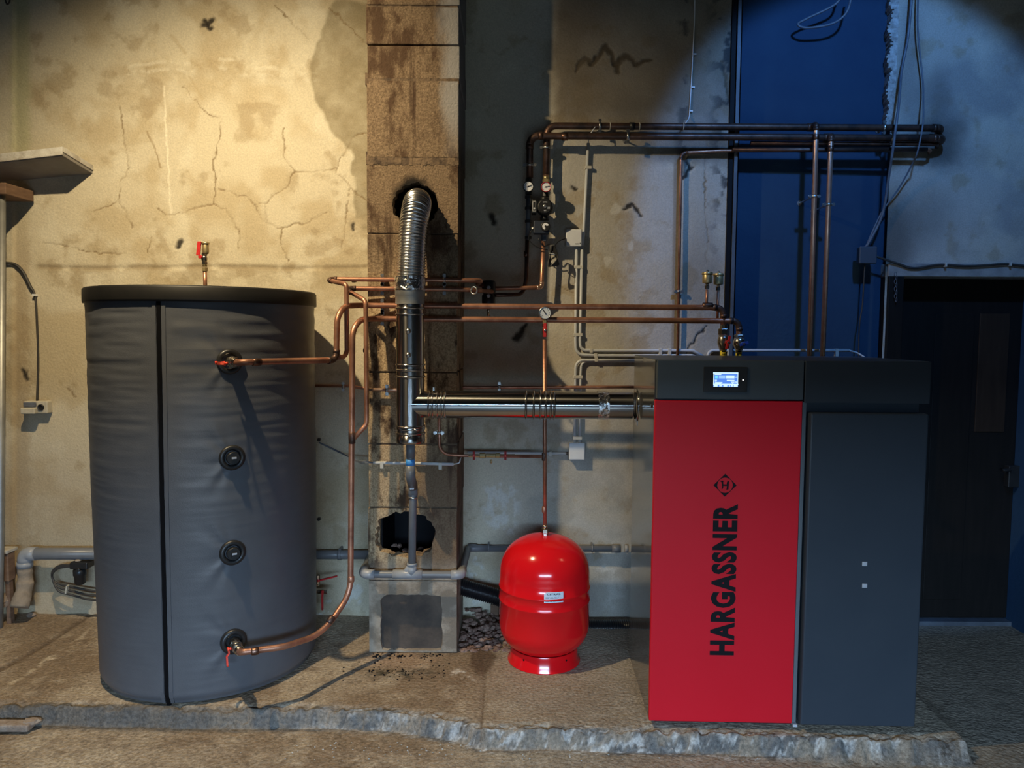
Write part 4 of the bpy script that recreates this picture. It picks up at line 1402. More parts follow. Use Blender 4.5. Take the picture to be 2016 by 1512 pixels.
# bundled cable under the mixing valve
cc = P(1089, 507, MY)
pts = []
for k in range(6):
    pts += [P(1083 + k * 1.3, 482, MY - .01 - .004 * k), P(1093 + k, 503, MY - .015 - .003 * k), P(1100 - k * 1.5, 521 - k, MY - .02 - .002 * k), P(1086 - k * 1.2, 522 + k * .6, MY - .01 - .003 * k), P(1083, 503, MY - .018)]
pts = [P(1060, 470, MY - .03), P(1070, 485, MY - .02)] + pts + [P(1094, 482, MY - .01), P(1104, 473, W - .05), P(1113, 470, W - .03)]
cb1 = tag(MB().tube(smooth_path(pts, 5), .0032, 7).build('cable_coil', 'black'), 'coiled black pump cable tied below the mixing valve', 'cable')
MB().torus(P(1087, 500, MY - .02), (.2, 0, 1), .016, .002, 18, 6).build('cable_tie', 'white', cb1)
tag(MB().tube(smooth_path([P(1060, 440, MY - .05), P(1048, 452, MY - .05), P(1041, 470, MY - .03), P(1052, 483, MY - .03), P(1064, 489, MY - .03), P(1078, 492, MY - .02)], 6), .003, 7).build('pump_cable', 'black'), 'thin black lead looping from the mixing valve past the left riser', 'cable')

# small copper line behind the flue along the wall, and the filling line
z76 = P(1000, 762, W - .04).z
sl = pipe('copper_pipe', 'thin copper pipe along the wall at flue height from tank to boiler', 'pipe', [P(560, 759, W - .04), P(690, 760, W - .04), P(712, 764, W - .04), P(1180, 762, W - .04), P(1262, 762, W - .04)], .0085, 0, 'copper')
for xx in (676, 983):
    clamp(sl, P(xx, 761, W - .04), (1, 0, 0), .0085, (0, 1, 0), .04, (0, 0, 1))
ss = pipe('copper_pipe', 'short bright copper stub crossing the chimney left of the flue tee', 'pipe', [P(717, 767, CHY - .035), P(820, 768, CHY - .035)], .0085, 0, 'copper_bright')
clamp(ss, P(762, 768, CHY - .035), (1, 0, 0), .0085, (0, 1, 0), .035, (0, 0, 1))
VXc, VYc = .170, 3.64
pts = [P(864, 770, CHY - .03), P(864, 880, CHY - .03), P(890, 896, CHY - .03), P(912, 896, VYc + .06), P(1070, 899, VYc)]
fillp = pipe('copper_pipe', 'slim copper filling pipe bending from the flue to the red vessel riser', 'pipe', [P(864, 780, CHY - .03), P(865, 894, CHY - .03), P(912, 897, CHY + .0), P(1071, 899, VYc)], .0075, [0, .06, 0, 0], 'copper')
clamp(fillp, P(864, 852, CHY - .03), up, .0075, (0, 1, 0), .03, (1, 0, 0))
# expansion riser with gauge
zE = P(1071, 1046, VYc).z
er = pipe('copper_pipe', 'upright copper riser from the red vessel up to the pressure gauge', 'pipe', [(VXc, VYc, zE), P(1072, 668, VYc)], .0098, 0, 'copper')
sleeve(er, P(1071, 899, VYc), up, .0098, .04, 'copper_dark', 'tee_fitting')
sleeve(er, P(1071, 1003, VYc), up, .0098, .03, 'copper')
sleeve(er, P(1071, 775, VYc), up, .0098, .02, 'copper')
pg = empty('pressure_gauge', P(1072, 668, VYc), 'large pale pressure gauge with red valve lever atop the vessel riser', 'gauge')
c = P(1073, 616, VYc - .012)
gauge_parts(pg, c, .0305, 'zinc', math.radians(122), 'label')
b = MB().cyl(P(1073, 636, VYc), P(1073, 627, VYc), .007, 10).lathe(P(1073, 637, VYc), up, [(.011, 0), (.011, .016)], 6, False)
b.build('gauge_stem', 'brass', pg)
b = MB()
valve_body_mb(b, P(1072, 650, VYc), up, .011, .062)
b.build('valve_body', 'copper_dark', pg)
c = P(1073, 650, VYc - .017)
b = MB().obox(c, (1, 0, 0), (0, 1, 0), (0, 0, 1), .0075, .003, .034).lathe(c, (0, -1, 0), [(.010, 0), (.010, .006)], 14)
b.build('valve_lever', 'red_plastic', pg, .002)
MB().lathe(c + Vector((0, -.005, 0)), (0, -1, 0), [(.0065, 0), (.0065, .006), (.004, .008)], 12).build('lever_screw', 'zinc', pg)
# filling valve set on that line
fvc = P(962, 897, CHY - .02)
fv = empty('filling_valve', fvc, 'brass filling valve set between two small red butterfly handles', 'valve')
b = MB()
for xx, r_, L in ((950, .014, .03), (966, .011, .05), (980, .013, .025)):
    c = P(xx, 897, CHY - .02)
    b.lathe(c - Vector((L / 2, 0, 0)), (1, 0, 0), [(r_ * .8, 0), (r_, .003), (r_, L - .003), (r_ * .8, L)], 8, False)
c = P(967, 905, CHY - .02)
b.cyl(c, c + Vector((0, 0, -.018)), .006, 10)
b.build('valve_body', 'brass', fv)
for xs_ in ((928, 936, 944), (989, 998, 1008)):
    b = MB()
    for xx in xs_:
        c = P(xx, 897, CHY - .02)
        b.lathe(c - Vector((.014, 0, 0)), (1, 0, 0), [(.009, 0), (.009, .028)], 6, False)
    b.build('end_union', 'nickel', fv)
for xx in (933, 995):
    c = P(xx, 897, CHY - .038)
    b = MB().obox(c, (1, 0, 0), (0, 1, 0), (0, 0, 1), .004, .003, .022).obox(c + Vector((0, 0, .014)), (1, 0, 0), (0, 1, 0), (0, 0, 1), .006, .003, .007).obox(c - Vector((0, 0, .014)), (1, 0, 0), (0, 1, 0), (0, 0, 1), .006, .003, .007)
    b.lathe(c + Vector((0, .012, 0)), (0, -1, 0), [(.007, 0), (.007, .016), (.004, .018)], 10)
    b.build('butterfly_handle', 'red_plastic', fv, .0015)

# ------------------------------------------------------------------ expansion vessel
ves = empty('expansion_vessel', (VXc, VYc, 0), 'round red expansion vessel standing on its ring foot beside the boiler', 'expansion tank')
VR = .2265
zv = lambda y: P(1071, y, VYc).z
ztop = zv(1053)
prof = []
zbot = zv(1312)
zsh = zv(1112)
for k in range(13):
    t = math.pi / 2 * k / 12
    prof.append((max(.004, VR * math.cos(math.pi / 2 - t)) if False else max(.01, VR * math.sin(t) ** .92), zbot - (-1) * 0 + (.10 * (1 - math.cos(t)) + .03)))
prof = [(VR * .45, .060)] + [(VR * (.45 + .55 * math.sin(math.pi / 2 * k / 10)), .060 + .13 * (1 - math.cos(math.pi / 2 * k / 10))) for k in range(1, 11)]
zs1 = .345
prof += [(VR, zs1 - .03), (VR + .003, zs1 - .026), (VR + .003, zs1 - .021), (VR, zs1 - .017), (VR, zs1 + .032), (VR + .003, zs1 + .036), (VR + .004, zs1 + .042), (VR - .001, zs1 + .046)]
zd0 = ztop - .185
prof += [(VR - .001, zd0)]
for k in range(1, 15):
    t = math.pi / 2 * k / 14
    prof.append((max(.012, (VR - .001) * math.cos(t) ** .80), zd0 + .185 * math.sin(t)))
MB().lathe((VXc, VYc, 0), up, prof, 72).build('vessel_body', 'red_tank', ves)
MB().lathe((VXc, VYc, 0), up, [(.168, .075), (.170, .07), (.170, .02), (.184, .004), (.184, 0), (.160, 0), (.164, .02), (.164, .075)], 64, caps=False).build('ring_foot', 'red_tank', ves)
b = MB()
for a_ in (-128, -52):
    q = Vector((VXc + .1702 * math.cos(math.radians(a_)), VYc + .1702 * math.sin(math.radians(a_)), .05))
    nn = Vector((math.cos(math.radians(a_)), math.sin(math.radians(a_)), 0))
    b.lathe(q - nn * .004, nn, [(.005, 0), (.005, .0045)], 10)
b.build('drain_hole', 'ink', ves)
MB().lathe((VXc, VYc, ztop - .01), up, [(.016, 0), (.016, .018)], 6, False).lathe((VXc, VYc, ztop + .008), up, [(.019, 0), (.020, .004), (.020, .022), (.017, .026)], 6, False).lathe((VXc, VYc, ztop + .034), up, [(.013, 0), (.013, .016)], 12).build('top_fitting', 'nickel', ves)


def on_vessel(px, py, R):
    d = ray(px, py)
    ox, oy = cC.x - VXc, cC.y - VYc
    A = d.x ** 2 + d.y ** 2
    B = 2 * (ox * d.x + oy * d.y)
    C_ = ox * ox + oy * oy - R * R
    t = (-B - math.sqrt(max(0, B * B - 4 * A * C_))) / (2 * A)
    return cC + d * t


l0, l1 = on_vessel(1071, 1187, VR), on_vessel(1109, 1165, VR)
a0, a1 = math.atan2(l0.y - VYc, l0.x - VXc), math.atan2(l1.y - VYc, l1.x - VXc)
zl0, zl1 = l0.z, l1.z + .001


def vpt(u, v, R):
    a = a0 + (a1 - a0) * u
    return Vector((VXc + R * math.cos(a), VYc + R * math.sin(a), zl0 + (zl1 - zl0) * v))


b = MB()
vs, fs = [], []
for i in range(9):
    for R_ in (VR - .002, VR + .0012):
        u = i / 8
        lowc = 1.0 if i > 0 else .80
        vs += [vpt(u, 0, R_), vpt(u, lowc, R_)]
for i in range(8):
    o = i * 4
    fs += [(o + 2, o + 6, o + 7, o + 3), (o, o + 1, o + 5, o + 4), (o + 3, o + 7, o + 5, o + 1), (o, o + 4, o + 6, o + 2)]
fs += [(0, 2, 3, 1), (32, 33, 35, 34)]
b.add(vs, fs)
lab = b.build('maker_label', 'label', ves)


def text_mesh(body, size, bold=0.0, sx=1.0):
    """outline of a text as (verts, faces) in its own xy plane, left-bottom at the origin"""
    cu = bpy.data.curves.new('txt', 'FONT')
    cu.body, cu.size, cu.offset = body, size, bold
    cu.space_character = 1.12
    cu.resolution_u = 3
    ob = bpy.data.objects.new('txt', cu)
    COL.objects.link(ob)
    me = bpy.data.meshes.new_from_object(ob.evaluated_get(bpy.context.evaluated_depsgraph_get()))
    bpy.data.objects.remove(ob)
    vs = [Vector(v.co) for v in me.vertices]
    fs = [list(p.vertices) for p in me.polygons]
    bpy.data.meshes.remove(me)
    x0, x1 = min(v.x for v in vs), max(v.x for v in vs)
    y0, y1 = min(v.y for v in vs), max(v.y for v in vs)
    return [((v.x - x0) / (x1 - x0), (v.y - y0) / (y1 - y0)) for v in vs], fs


tv, tf = text_mesh('CITRAL', 1.0, .03)
b = MB()
b.add([vpt(.14 + .70 * u, .73 + .17 * v, VR + .0018) for u, v in tv], tf)
rl = random.Random(5)
for row in range(6):
    u = .07
    while u < .9:
        L = rl.uniform(.05, .22)
        if rl.random() < .6:
            v0 = .62 - row * .10
            b.add([vpt(u, v0, VR + .0018), vpt(min(.93, u + L), v0, VR + .0018), vpt(min(.93, u + L), v0 + .025, VR + .0018), vpt(u, v0 + .025, VR + .0018)], [(0, 1, 2, 3)])
        u += L + .05
b.build('label_print', 'ink', lab)

# ------------------------------------------------------------------ pellet boiler
BO = Vector((.585, 2.985, 0))
yaw = -.024
bux, buy = Vector((math.cos(yaw), math.sin(yaw), 0)), Vector((-math.sin(yaw), math.cos(yaw), 0))


def bl(u, d_, z):
    return BO + bux * u + buy * d_ + Vector((0, 0, z))


def uz(px, py, d_=0.0):
    """photo point on the boiler's front plane -> (u, z)"""
    dr = ray(px, py)
    o_ = BO + buy * d_
    t = (o_ - cC).dot(buy) / dr.dot(buy)
    q = cC + dr * t
    return (q - o_).dot(bux), q.z


def bbox(b, u0, u1, d0, d1, z0, z1):
    c = bl((u0 + u1) / 2, (d0 + d1) / 2, (z0 + z1) / 2)
    return b.obox(c, bux, buy, up, abs(u1 - u0) / 2, abs(d1 - d0) / 2, abs(z1 - z0) / 2)


boi = empty('pellet_boiler', bl(.56, .28, 0), 'tall anthracite pellet boiler with a red lettered front door', 'boiler')
uH1, zT = uz(1833, 711)
_, zTL = uz(1292, 708)
zT = zTL
uR1, zRt = uz(1580, 790)
uM, _ = uz(1583, 750)
_, zRb = uz(1400, 1421)
_, zHb = uz(1400, 786)
_, zHb2 = uz(1700, 794)
uD0, zDt = uz(1596, 813, -.02)
uD1, _ = uz(1827, 850, -.02)
_, zDb = uz(1700, 1429, -.02)
DEP = .63
MB()
b = MB()
bbox(b, .006, uD1 - .012, .035, DEP, .03, zT - .012)
b.build('cabinet_body', 'boiler', boi)
b = MB()
bbox(b, .03, uD1 - .04, .05, DEP - .03, 0.0, .03)
b.build('base_plinth', 'black', boi)
b = MB()
bbox(b, .0, .006, .030, DEP, .028, zT - .002)
b.build('side_panel', 'boiler_side', boi)
b = MB()
bbox(b, .002, uH1, .012, DEP, zT - .012, zT)
b.build('top_cover', 'boiler', boi, .002)
b = MB()
bbox(b, .004, uM - .002, -.004, .035, zHb, zT - .001)
hl = b.build('header_panel', 'header_lit', boi, .003)
b = MB()
bbox(b, uM + .002, uH1, -.006, .035, zHb2, zT - .001)
b.build('header_panel', 'boiler', boi, .003)
b = MB()
bbox(b, -.002, uR1, -.002, .028, zRb, zRt)
rd_ = b.build('red_door', 'red_door', boi, .003)
b = MB()
bbox(b, uR1 + .004, uR1 + .020, .008, .034, .03, zRt)
b.build('edge_strip', 'trim', boi, .002)
b = MB()
bbox(b, uD0, uD1, -.024, .03, zDb, zDt)
gd = b.build('side_door', 'boiler', boi, .007, 3)
b = MB()
bbox(b, uR1 + .004, uR1 + .022, -.004, .02, .016, .026)
b.build('pale_foot_clip', 'pale_grey', boi)
for py in (1110, 1153):
    u, z = uz(1702, py, -.024)
    b = MB()
    bbox(b, u - .010, u + .010, -.0265, -.023, z - .0085, z + .0085)
    b.build('square_badge', 'pale_grey', gd, .001)
u, z = uz(1281, 800)
q = bl(-.0, .09, P(1281, 800, 3.05).z)
MB().lathe(q, -bux, [(.008, 0), (.008, .004)], 12).build('side_screw', 'black', boi)
# door lettering, running upwards
uL0, zL0 = uz(1396, 1289)
uL1, zL1 = uz(1450, 992)
uLb0, _ = uz(1443, 1289)
tv, tf = text_mesh('HARGASSNER', 1.0, .045)
b = MB()
uc0 = uz(1449, 1140)[0]
uc1 = uz(1400, 1140)[0]
b.add([bl(uc0 + (uc1 - uc0) * v, -.0032, zL0 + (zL1 - zL0) * u) for u, v in tv], [f[::-1] for f in tf])
b.build('door_lettering', 'ink', rd_)
ue, ze = uz(1427, 955)
hw = uz(1450, 955)[0] - ue
b = MB()
n = 48
vs = []
for k in range(n):
    t = 2 * math.pi * k / n
    c_, s_ = math.cos(t), math.sin(t)
    rdm = hw / (abs(c_) + abs(s_))
    rin = min(hw * .66, rdm * .97)
    vs += [bl(ue + rdm * c_, -.0032, ze + rdm * s_), bl(ue + rin * c_, -.0032, ze + rin * s_)]
b.add(vs, [(2 * k, 2 * ((k + 1) % n), 2 * ((k + 1) % n) + 1, 2 * k + 1) for k in range(n)])


def quad(b, pts_, dpt=-.0032):
    b.add([bl(ue + hw * x, dpt, ze + hw * y) for x, y in pts_], [tuple(range(len(pts_)))])


quad(b, [(-.34, .36), (-.16, .36), (-.14, -.20), (-.22, -.36), (-.28, -.36), (-.24, -.1)])
quad(b, [(.14, .20), (.20, .36), (.34, .36), (.30, -.36), (.12, -.40), (.16, -.1)])
quad(b, [(-.17, .08), (.17, .08), (.17, -.06), (-.17, -.06)])
quad(b, [(-.42, .38), (-.12, .38), (-.16, .28), (-.38, .30)])
b.build('door_emblem', 'ink', rd_)
# control panel
u0, z0 = uz(1384, 771)
u1, z1 = uz(1471, 723)
b = MB()
bbox(b, u0, u1, -.008, 0, z0, z1)
cp = b.build('control_panel', 'black', boi, .0015)


def sc(x, y):
    """zoomed crop coords -> boiler uz"""
    return uz(1380 + x * 110 / 2016, 715 + y * 65 / 1191)


def scr(b, x0, y0, x1, y1, d_):
    a_, c_ = sc(x0, y1), sc(x1, y0)
    bbox(b, a_[0], c_[0], d_, -.0078, a_[1], c_[1])


b = MB()
scr(b, 425, 330, 1325, 845, -.0086)
b.build('screen', 'screen', cp)
b = MB()
for r_ in ((425, 330, 1325, 372), (425, 330, 462, 770), (1290, 330, 1325, 770), (425, 740, 1325, 772), (480, 385, 715, 415), (480, 595, 560, 625), (480, 640, 545, 660), (485, 678, 755, 704), (485, 712, 715, 738), (910, 600, 1190, 635), (1050, 645, 1190, 662), (1075, 680, 1190, 708), (1100, 716, 1150, 738),
           (440, 775, 580, 838), (640, 785, 750, 830), (790, 780, 930, 838), (985, 780, 1030, 838), (1060, 780, 1130, 838), (1160, 780, 1305, 842)):
    scr(b, *r_, -.0090)
scr(b, 885, 440, 1190, 545, -.0090)
for pl in ([(1205, 520), (1245, 475), (1285, 520)], [(1205, 660), (1245, 715), (1285, 660)]):
    b.prism([bl(*[(sc(x, y)[0]), -.0091, sc(x, y)[1]]) for x, y in pl], buy * .001)
b.build('screen_text', 'screen_white', cp)
b = MB()
scr(b, 490, 440, 585, 545, -.0090)
b.build('screen_icon', 'screen_cyan', cp)
b = MB()
scr(b, 625, 440, 860, 545, -.0090)
b.build('screen_tab', 'screen_pale', cp)
ul, zl = sc(1500, 605)
MB().lathe(bl(ul, -.008, zl), -buy, [(.0032, 0), (.003, .0012)], 14).build('indicator_light', 'led', cp)

# boiler valves and their unions, yellow sleeves
for xx, ytop, lab_, hm, nm in ((1424, 642, 'nickel ball valve with red handle on the left yellow boiler stub', 'red_plastic', 1), (1455, 660, 'nickel ball valve with blue handle on the right yellow boiler stub', 'blue_plastic', 2)):
    zq = lambda y: P(xx, y, PYY).z
    xq = P(xx, 670, PYY).x
    v = empty('boiler_valve', (xq, PYY, zq(706)), lab_, 'valve')
    yo = 18 if nm == 2 else 0
    yo2 = 5 if nm == 2 else 0
    b = MB()
    b.lathe((xq, PYY, zq(ytop + 6)), up, [(.019, 0), (.019, zq(ytop - 2) - zq(ytop + 6))], 8, False)
    ya, yb = 647 + yo // 2 + (3 if nm == 2 else 0), 660 + yo2
    b.lathe((xq, PYY, zq(yb)), up, [(.024, 0), (.026, .003), (.026, zq(ya) - zq(yb) - .003), (.024, zq(ya) - zq(yb))], 6, False)
    b.build('union_nut', 'nickel', v)
    b = MB()
    yb2 = 690
    h_ = zq(yb) - zq(yb2)
    b.lathe((xq, PYY, zq(yb2)), up, [(.017, 0), (.021, h_ * .15), (.024, h_ * .3), (.029, h_ * .45), (.030, h_ * .6), (.027, h_ * .8), (.023, h_)], 20)
    b.build('valve_body', 'nickel', v)
    ym = (yb + yb2) / 2
    c = Vector((xq + .012, PYY - .034, zq(ym - 1)))
    b = MB().lathe(c + Vector((0, .012, 0)), (0, -1, 0), [(.010, 0), (.010, .016), (.012, .018), (.012, .022)], 14)
    if nm == 1:
        b.obox(c + Vector((0, -.008, 0)), (.25, 0, 1), (0, 1, 0), (1, 0, -.25), .034, .003, .006)
    else:
        b.obox(c + Vector((0, -.008, 0)), (1, 0, .3), (0, 1, 0), (-.3, 0, 1), .022, .003, .007)
    b.build('handle', hm, v, .001)
    MB().lathe(c + Vector((0, -.011, 0)), (0, -1, 0), [(.006, 0), (.005, .004)], 10).build('handle_screw', 'zinc', v)
    sl_ = MB().lathe((xq, PYY, zq(712)), up, [(.015, 0), (.015, zq(yb2) - zq(712) + .002)], 18).build('warning_sleeve', 'yellow', v)
    b = MB()
    for k in range(3):
        zz_ = zq(693 + k * 4.5)
        b.add([Vector((xq + .0154 * math.sin(t), PYY - .0154 * math.cos(t), zz_ + dz)) for dz in (0, .003 + (.004 if k == 0 else 0)) for t in (-.6, -.2, .2, .6)], [(0, 1, 5, 4), (1, 2, 6, 5), (2, 3, 7, 6)])
    b.build('sleeve_print', 'ink', sl_)
# twin air vents
for xx, yb_, zz_, lab_, yt in ((1392, 570, z602, 'left brass air vent of the twin pair above the boiler pipes', 531), (1414, 573, z628, 'right brass air vent of the twin pair above the boiler pipes', 533)):
    yv = PYY if xx == 1392 else PYY + .03
    xq = P(xx, 560, yv).x
    v = empty('air_vent', (xq, yv, zz_), lab_, 'air vent')
    MB().cyl((xq, yv, zz_ - .005), (xq, yv, P(xx, yb_, yv).z), .0068, 12).build('copper_stub', 'copper', v)
    zb_ = P(xx, yb_ - 1, yv).z
    air_vent_parts(v, (xq, yv, zb_), .0235, P(xx, yt, yv).z - zb_, .0075)

# ------------------------------------------------------------------ grey plastic drains
DR = .0195
dp_ = empty('drain_pipe', P(810, 1110, CHY - .07), 'grey plastic drain dropping from the flue tee to a crossways tee', 'pipe')
DY = CHY - .075
pts = [Vector((fx, FY, pz(874))), Vector((fx, FY, pz(905))), P(808, 936, FY), P(813, 962, FY + .10), P(813, 985, DY), P(811, 1112, DY)]
MB().tube(fillet(pts, [0, .02, .03, .04, .02, 0], 8), DR, 20).build('drain_tube', 'pvc', dp_)
MB().cyl(pts[0] + Vector((0, 0, -.004)), pts[1] + Vector((0, 0, .01)), DR + .002, 20).build('upper_socket', 'pvc', dp_)
MB().tube([P(808, 917, FY), P(808, 904, FY)], DR + .003, 20).build('blue_sticker', 'blue_label', dp_)
MB().tube(fillet([P(808, 916, FY), P(808, 938, FY), P(813, 958, FY + .08)], .03, 6), DR + .004, 20).build('bend_socket', 'pvc', dp_)
MB().tube([P(813, 950, FY + .115), P(813, 976, DY)], DR + .004, 20).build('bend_socket', 'pvc', dp_)
q = P(811, 959, DY - .045)
MB().obox(q, (1, 0, 0), (0, 1, 0), (0, 0, 1), .010, .004, .011).build('white_sticker', 'paper', dp_)
MB().tube([P(813, 981, DY), P(813, 978, DY)], DR + .004, 20).build('clip_ring', 'zinc', dp_)
zt_ = P(811, 1131, DY).z
xl, xr_ = P(716, 1131, DY).x, P(906, 1131, DY).x
dt = pipe('drain_pipe', 'grey plastic cross pipe in front of the chimney with light grey elbows', 'pipe',
          [P(727, 1098, W - .10), Vector((xl - .005, DY, zt_)), Vector((xr_ + .005, DY, zt_)), P(921, 1080, W - .06), P(960, 1079, W - .05)], DR * .98, [0, .035, .03, .03, 0], 'pvc', (), 20)
MB().tube(fillet([Vector((xl - .005, DY + .07, zt_ + .012)), Vector((xl - .005, DY, zt_)), Vector((xl + .055, DY, zt_))], .035, 9), DR + .004, 20).build('elbow_fitting', 'pvc_light', dt)
MB().tube(fillet([Vector((xr_ - .045, DY, zt_)), Vector((xr_ + .005, DY, zt_)), Vector((xr_ + .005, DY, zt_)).lerp(P(921, 1080, W - .06), .14)], .03, 9), DR + .004, 20).build('elbow_fitting', 'pvc_light', dt)
xc_ = P(811, 1131, DY).x
MB().cyl((xc_ - .095, DY, zt_), (xc_ + .052, DY, zt_), DR + .004, 20).cyl((xc_, DY, zt_), (xc_, DY, P(811, 1112, DY).z), DR + .004, 20).tube([(xc_ - .04, DY, zt_), (xc_, DY, zt_ + .055)], DR * .8, 16).cyl((xc_, DY, P(811, 1113, DY).z), (xc_, DY, P(811, 1108, DY).z), DR + .006, 20).build('tee_fitting', 'pvc_light', dt)
zrw = P(1100, 1079, W - .04).z
wr_ = pipe('drain_pipe', 'grey plastic drain along the wall behind the red vessel', 'pipe', [P(925, 1080, W - .045), (P(1100, 1079, W - .045).x, W - .045, zrw), (.62, W - .045, zrw)], .0185, 0, 'pvc', (), 18)
for xx in (962, 1166):
    b = MB()
    c = P(xx, 1078, W - .045)
    c.z = zrw
    b.tube([c - Vector((.005, 0, 0)), c + Vector((.005, 0, 0))], .022, 18).obox(c + Vector((0, .02, .016)), (1, 0, 0), (0, 1, 0), (0, 0, 1), .005, .024, .008)
    b.build('pipe_clip', 'pvc', wr_)
for xx, L in ((930, .05), (1213, .05), (1233, .02)):
    c = P(xx, 1079, W - .045)
    c.z = zrw
    MB().tube([c - Vector((L / 2, 0, 0)), c + Vector((L / 2, 0, 0))], .023, 18).build('pipe_socket', 'pvc_light' if xx == 1233 else 'pvc', wr_)
zlw = P(660, 1092, W - .06).z
wl_ = pipe('drain_pipe', 'thick grey plastic drain on the wall between tank and chimney', 'pipe', [P(560, 1092, W - .06), P(735, 1092, W - .06)], .026, 0, 'pvc', (), 20)
c = P(669, 1092, W - .06)
MB().tube([c - Vector((.01, 0, 0)), c + Vector((.01, 0, 0))], .030, 20).obox(c + Vector((0, .03, .024)), (1, 0, 0), (0, 1, 0), (0, 0, 1), .006, .03, .010).build('pipe_clip', 'pvc', wl_)
tl = pipe('drain_pipe', 'thick grey plastic drain bending into the floor at the far left', 'pipe', [P(240, 1090, W - .10), P(49, 1090, W - .10), P(49, 1118, W - .10)], .0335, [0, .055, 0], 'pvc', (), 22)
MB().tube(fillet([P(72, 1090, W - .10), P(49, 1090, W - .10), P(49, 1110, W - .10)], .055, 8), .038, 22).build('elbow_fitting', 'pvc_light', tl)
MB().cyl(P(49, 1116, W - .10), P(49, 1106, W - .10), .041, 22).build('elbow_socket', 'pvc_light', tl)
b = MB()
path = densify(smooth_path([P(49, 1114, W - .10), P(50, 1140, W - .10), P(47, 1165, W - .12), P(38, 1196, W - .16)], 8), .01)
b.tube(path, [.034 + .004 * rnd.random() + .002 * math.sin(i * .7) + .0005 * i for i in range(len(path))], 18)
b.build('mud_caked_tail', 'pvc_dusty', tl)

# black corrugated hoses
for nm, pts, r_ in (('black corrugated hose sloping from chimney down behind the red vessel', [P(890, 1150, W - .18), P(935, 1163, W - .17), P(985, 1178, W - .16), P(1030, 1200, W - .16)], .044),
                    ('black corrugated hose lying low between red vessel and boiler', [P(1110, 1236, W - .12), P(1180, 1236, W - .13), P(1290, 1236, W - .13)], .042)):
    path = densify(smooth_path(pts, 8), .0025)
    L_, rr = 0, []
    for i, q in enumerate(path):
        if i:
            L_ += (q - path[i - 1]).length
        rr.append(r_ + .0035 * math.sin(2 * math.pi * L_ / .012))
    tag(MB().tube(path, rr, 28).build('corrugated_hose', 'blackhose'), nm, 'hose')

# dark timber stake behind the vessel
tag(MB().box((P(966, 1200, W - .03).x, W - .05, 0), (P(982, 1200, W - .03).x, W - .01, P(970, 1188, W - .03).z)).build('wooden_stake', 'wood', None, .003), 'short dark wooden stake against the wall left of the red vessel', 'stake')

# ------------------------------------------------------------------ electrics on the wall
def jbox(label, px, py, wpx, hpx, mat, dep=.05, name='junction_box'):
    a_, c_ = P(px - wpx / 2, py + hpx / 2, W - dep), P(px + wpx / 2, py - hpx / 2, W - dep)
    o_ = empty(name, ((a_.x + c_.x) / 2, W - .002, a_.z), label, 'junction box')
    MB().box((a_.x + .003, W - dep + .012, a_.z + .003), (c_.x - .003, W - .002, c_.z - .003)).build('box_base', mat, o_, .005)
    MB().box((a_.x, W - dep, a_.z), (c_.x, W - dep + .014, c_.z)).build('box_cover', mat, o_, .010, 4)
    return o_


j1 = jbox('white square junction box on the wall right of the pump', 1130, 468, 32, 34, 'white')
MB().obox(P(1136, 480, W - .0508), (1, 0, 0), (0, 1, 0), (0, 0, 1), .010, .0006, .0015).obox(P(1142, 479, W - .0508), (1, 0, 0), (0, 1, 0), (0, 0, 1), .002, .0006, .003).build('cover_print', 'ink', j1)
j2 = jbox('white square junction box on the wall above the red vessel', 1136, 889, 32, 34, 'white')
MB().lathe(P(1118, 893, W - .025), (-1, 0, 0), [(.010, 0), (.008, .010)], 12).build('cable_gland', 'black', j2)
j3 = jbox('bluish grey junction box in shade left of the dark doorway', 1710, 502, 36, 34, 'shade_box')


def conduit(label, pts, r, rad, clips=(), mat='conduit', elb=None):
    o_ = tag(MB().tube(fillet(pts, rad, 7), r, 12).build('cable_conduit', mat), label, 'conduit')
    return o_


def cclip(parent, c, r, n=1, along='z', gap=0):
    b = MB()
    c = Vector(c)
    ext = r + .004
    if along == 'z':
        b.obox(c + Vector((gap / 2, .002, 0)), (1, 0, 0), (0, 1, 0), (0, 0, 1), ext + gap / 2, r + .003, .009)
    else:
        b.obox(c + Vector((0, .002, -gap / 2)), (1, 0, 0), (0, 1, 0), (0, 0, 1), .009, r + .003, ext + gap / 2)
    return b.build('conduit_clip', 'clip', parent, .002)


CY, CR_ = W - .020, .0085
c1 = conduit('pale conduit climbing from the upper junction box to the heating mains', [P(1146, 484, CY), P(1149, 460, CY), P(1150, 440, CY), P(1158, 282, CY)], CR_, .03)
for yy, xx in ((330, 1156),):
    cclip(c1, P(xx, yy, CY), CR_, 1, 'z', .012)
tag(MB().tube(smooth_path([P(1158, 283, CY), P(1160, 268, CY - .05), P(1166, 258, MY - .02), P(1172, 250, MY - .01)], 6), .003, 8).build('sensor_wire', 'white'), 'short pale wire from conduit top to the topmost heating main', 'cable')
c2 = conduit('left pale conduit of the pair from upper box curving to the boiler top', [P(1135, 485, CY), P(1133, 668, CY), P(1134, 698, CY), P(1182, 700, CY), P(1362, 700, CY), P(1386, 707, CY)], CR_, [0, 0, .09, 0, .02, 0])
c3 = conduit('right pale conduit of the pair from upper box curving to the boiler top', [P(1146, 485, CY), P(1142, 668, CY), P(1143, 689, CY), P(1170, 690, CY), P(1364, 690, CY), P(1388, 704, CY)], CR_, [0, 0, .05, 0, .02, 0])
cclip(c2, P(1134, 526, CY), CR_, 2, 'z', .027)
cclip(c2, P(1133, 659, CY), CR_, 2, 'z', .027)
cclip(c2, P(1173, 700, CY), CR_, 1, 'x', 0)
cclip(c3, P(1164, 690, CY), CR_, 1, 'x', 0)
for xx in (1300, 1318):
    cclip(c3, P(xx, 690, CY), CR_, 1, 'x', .02)
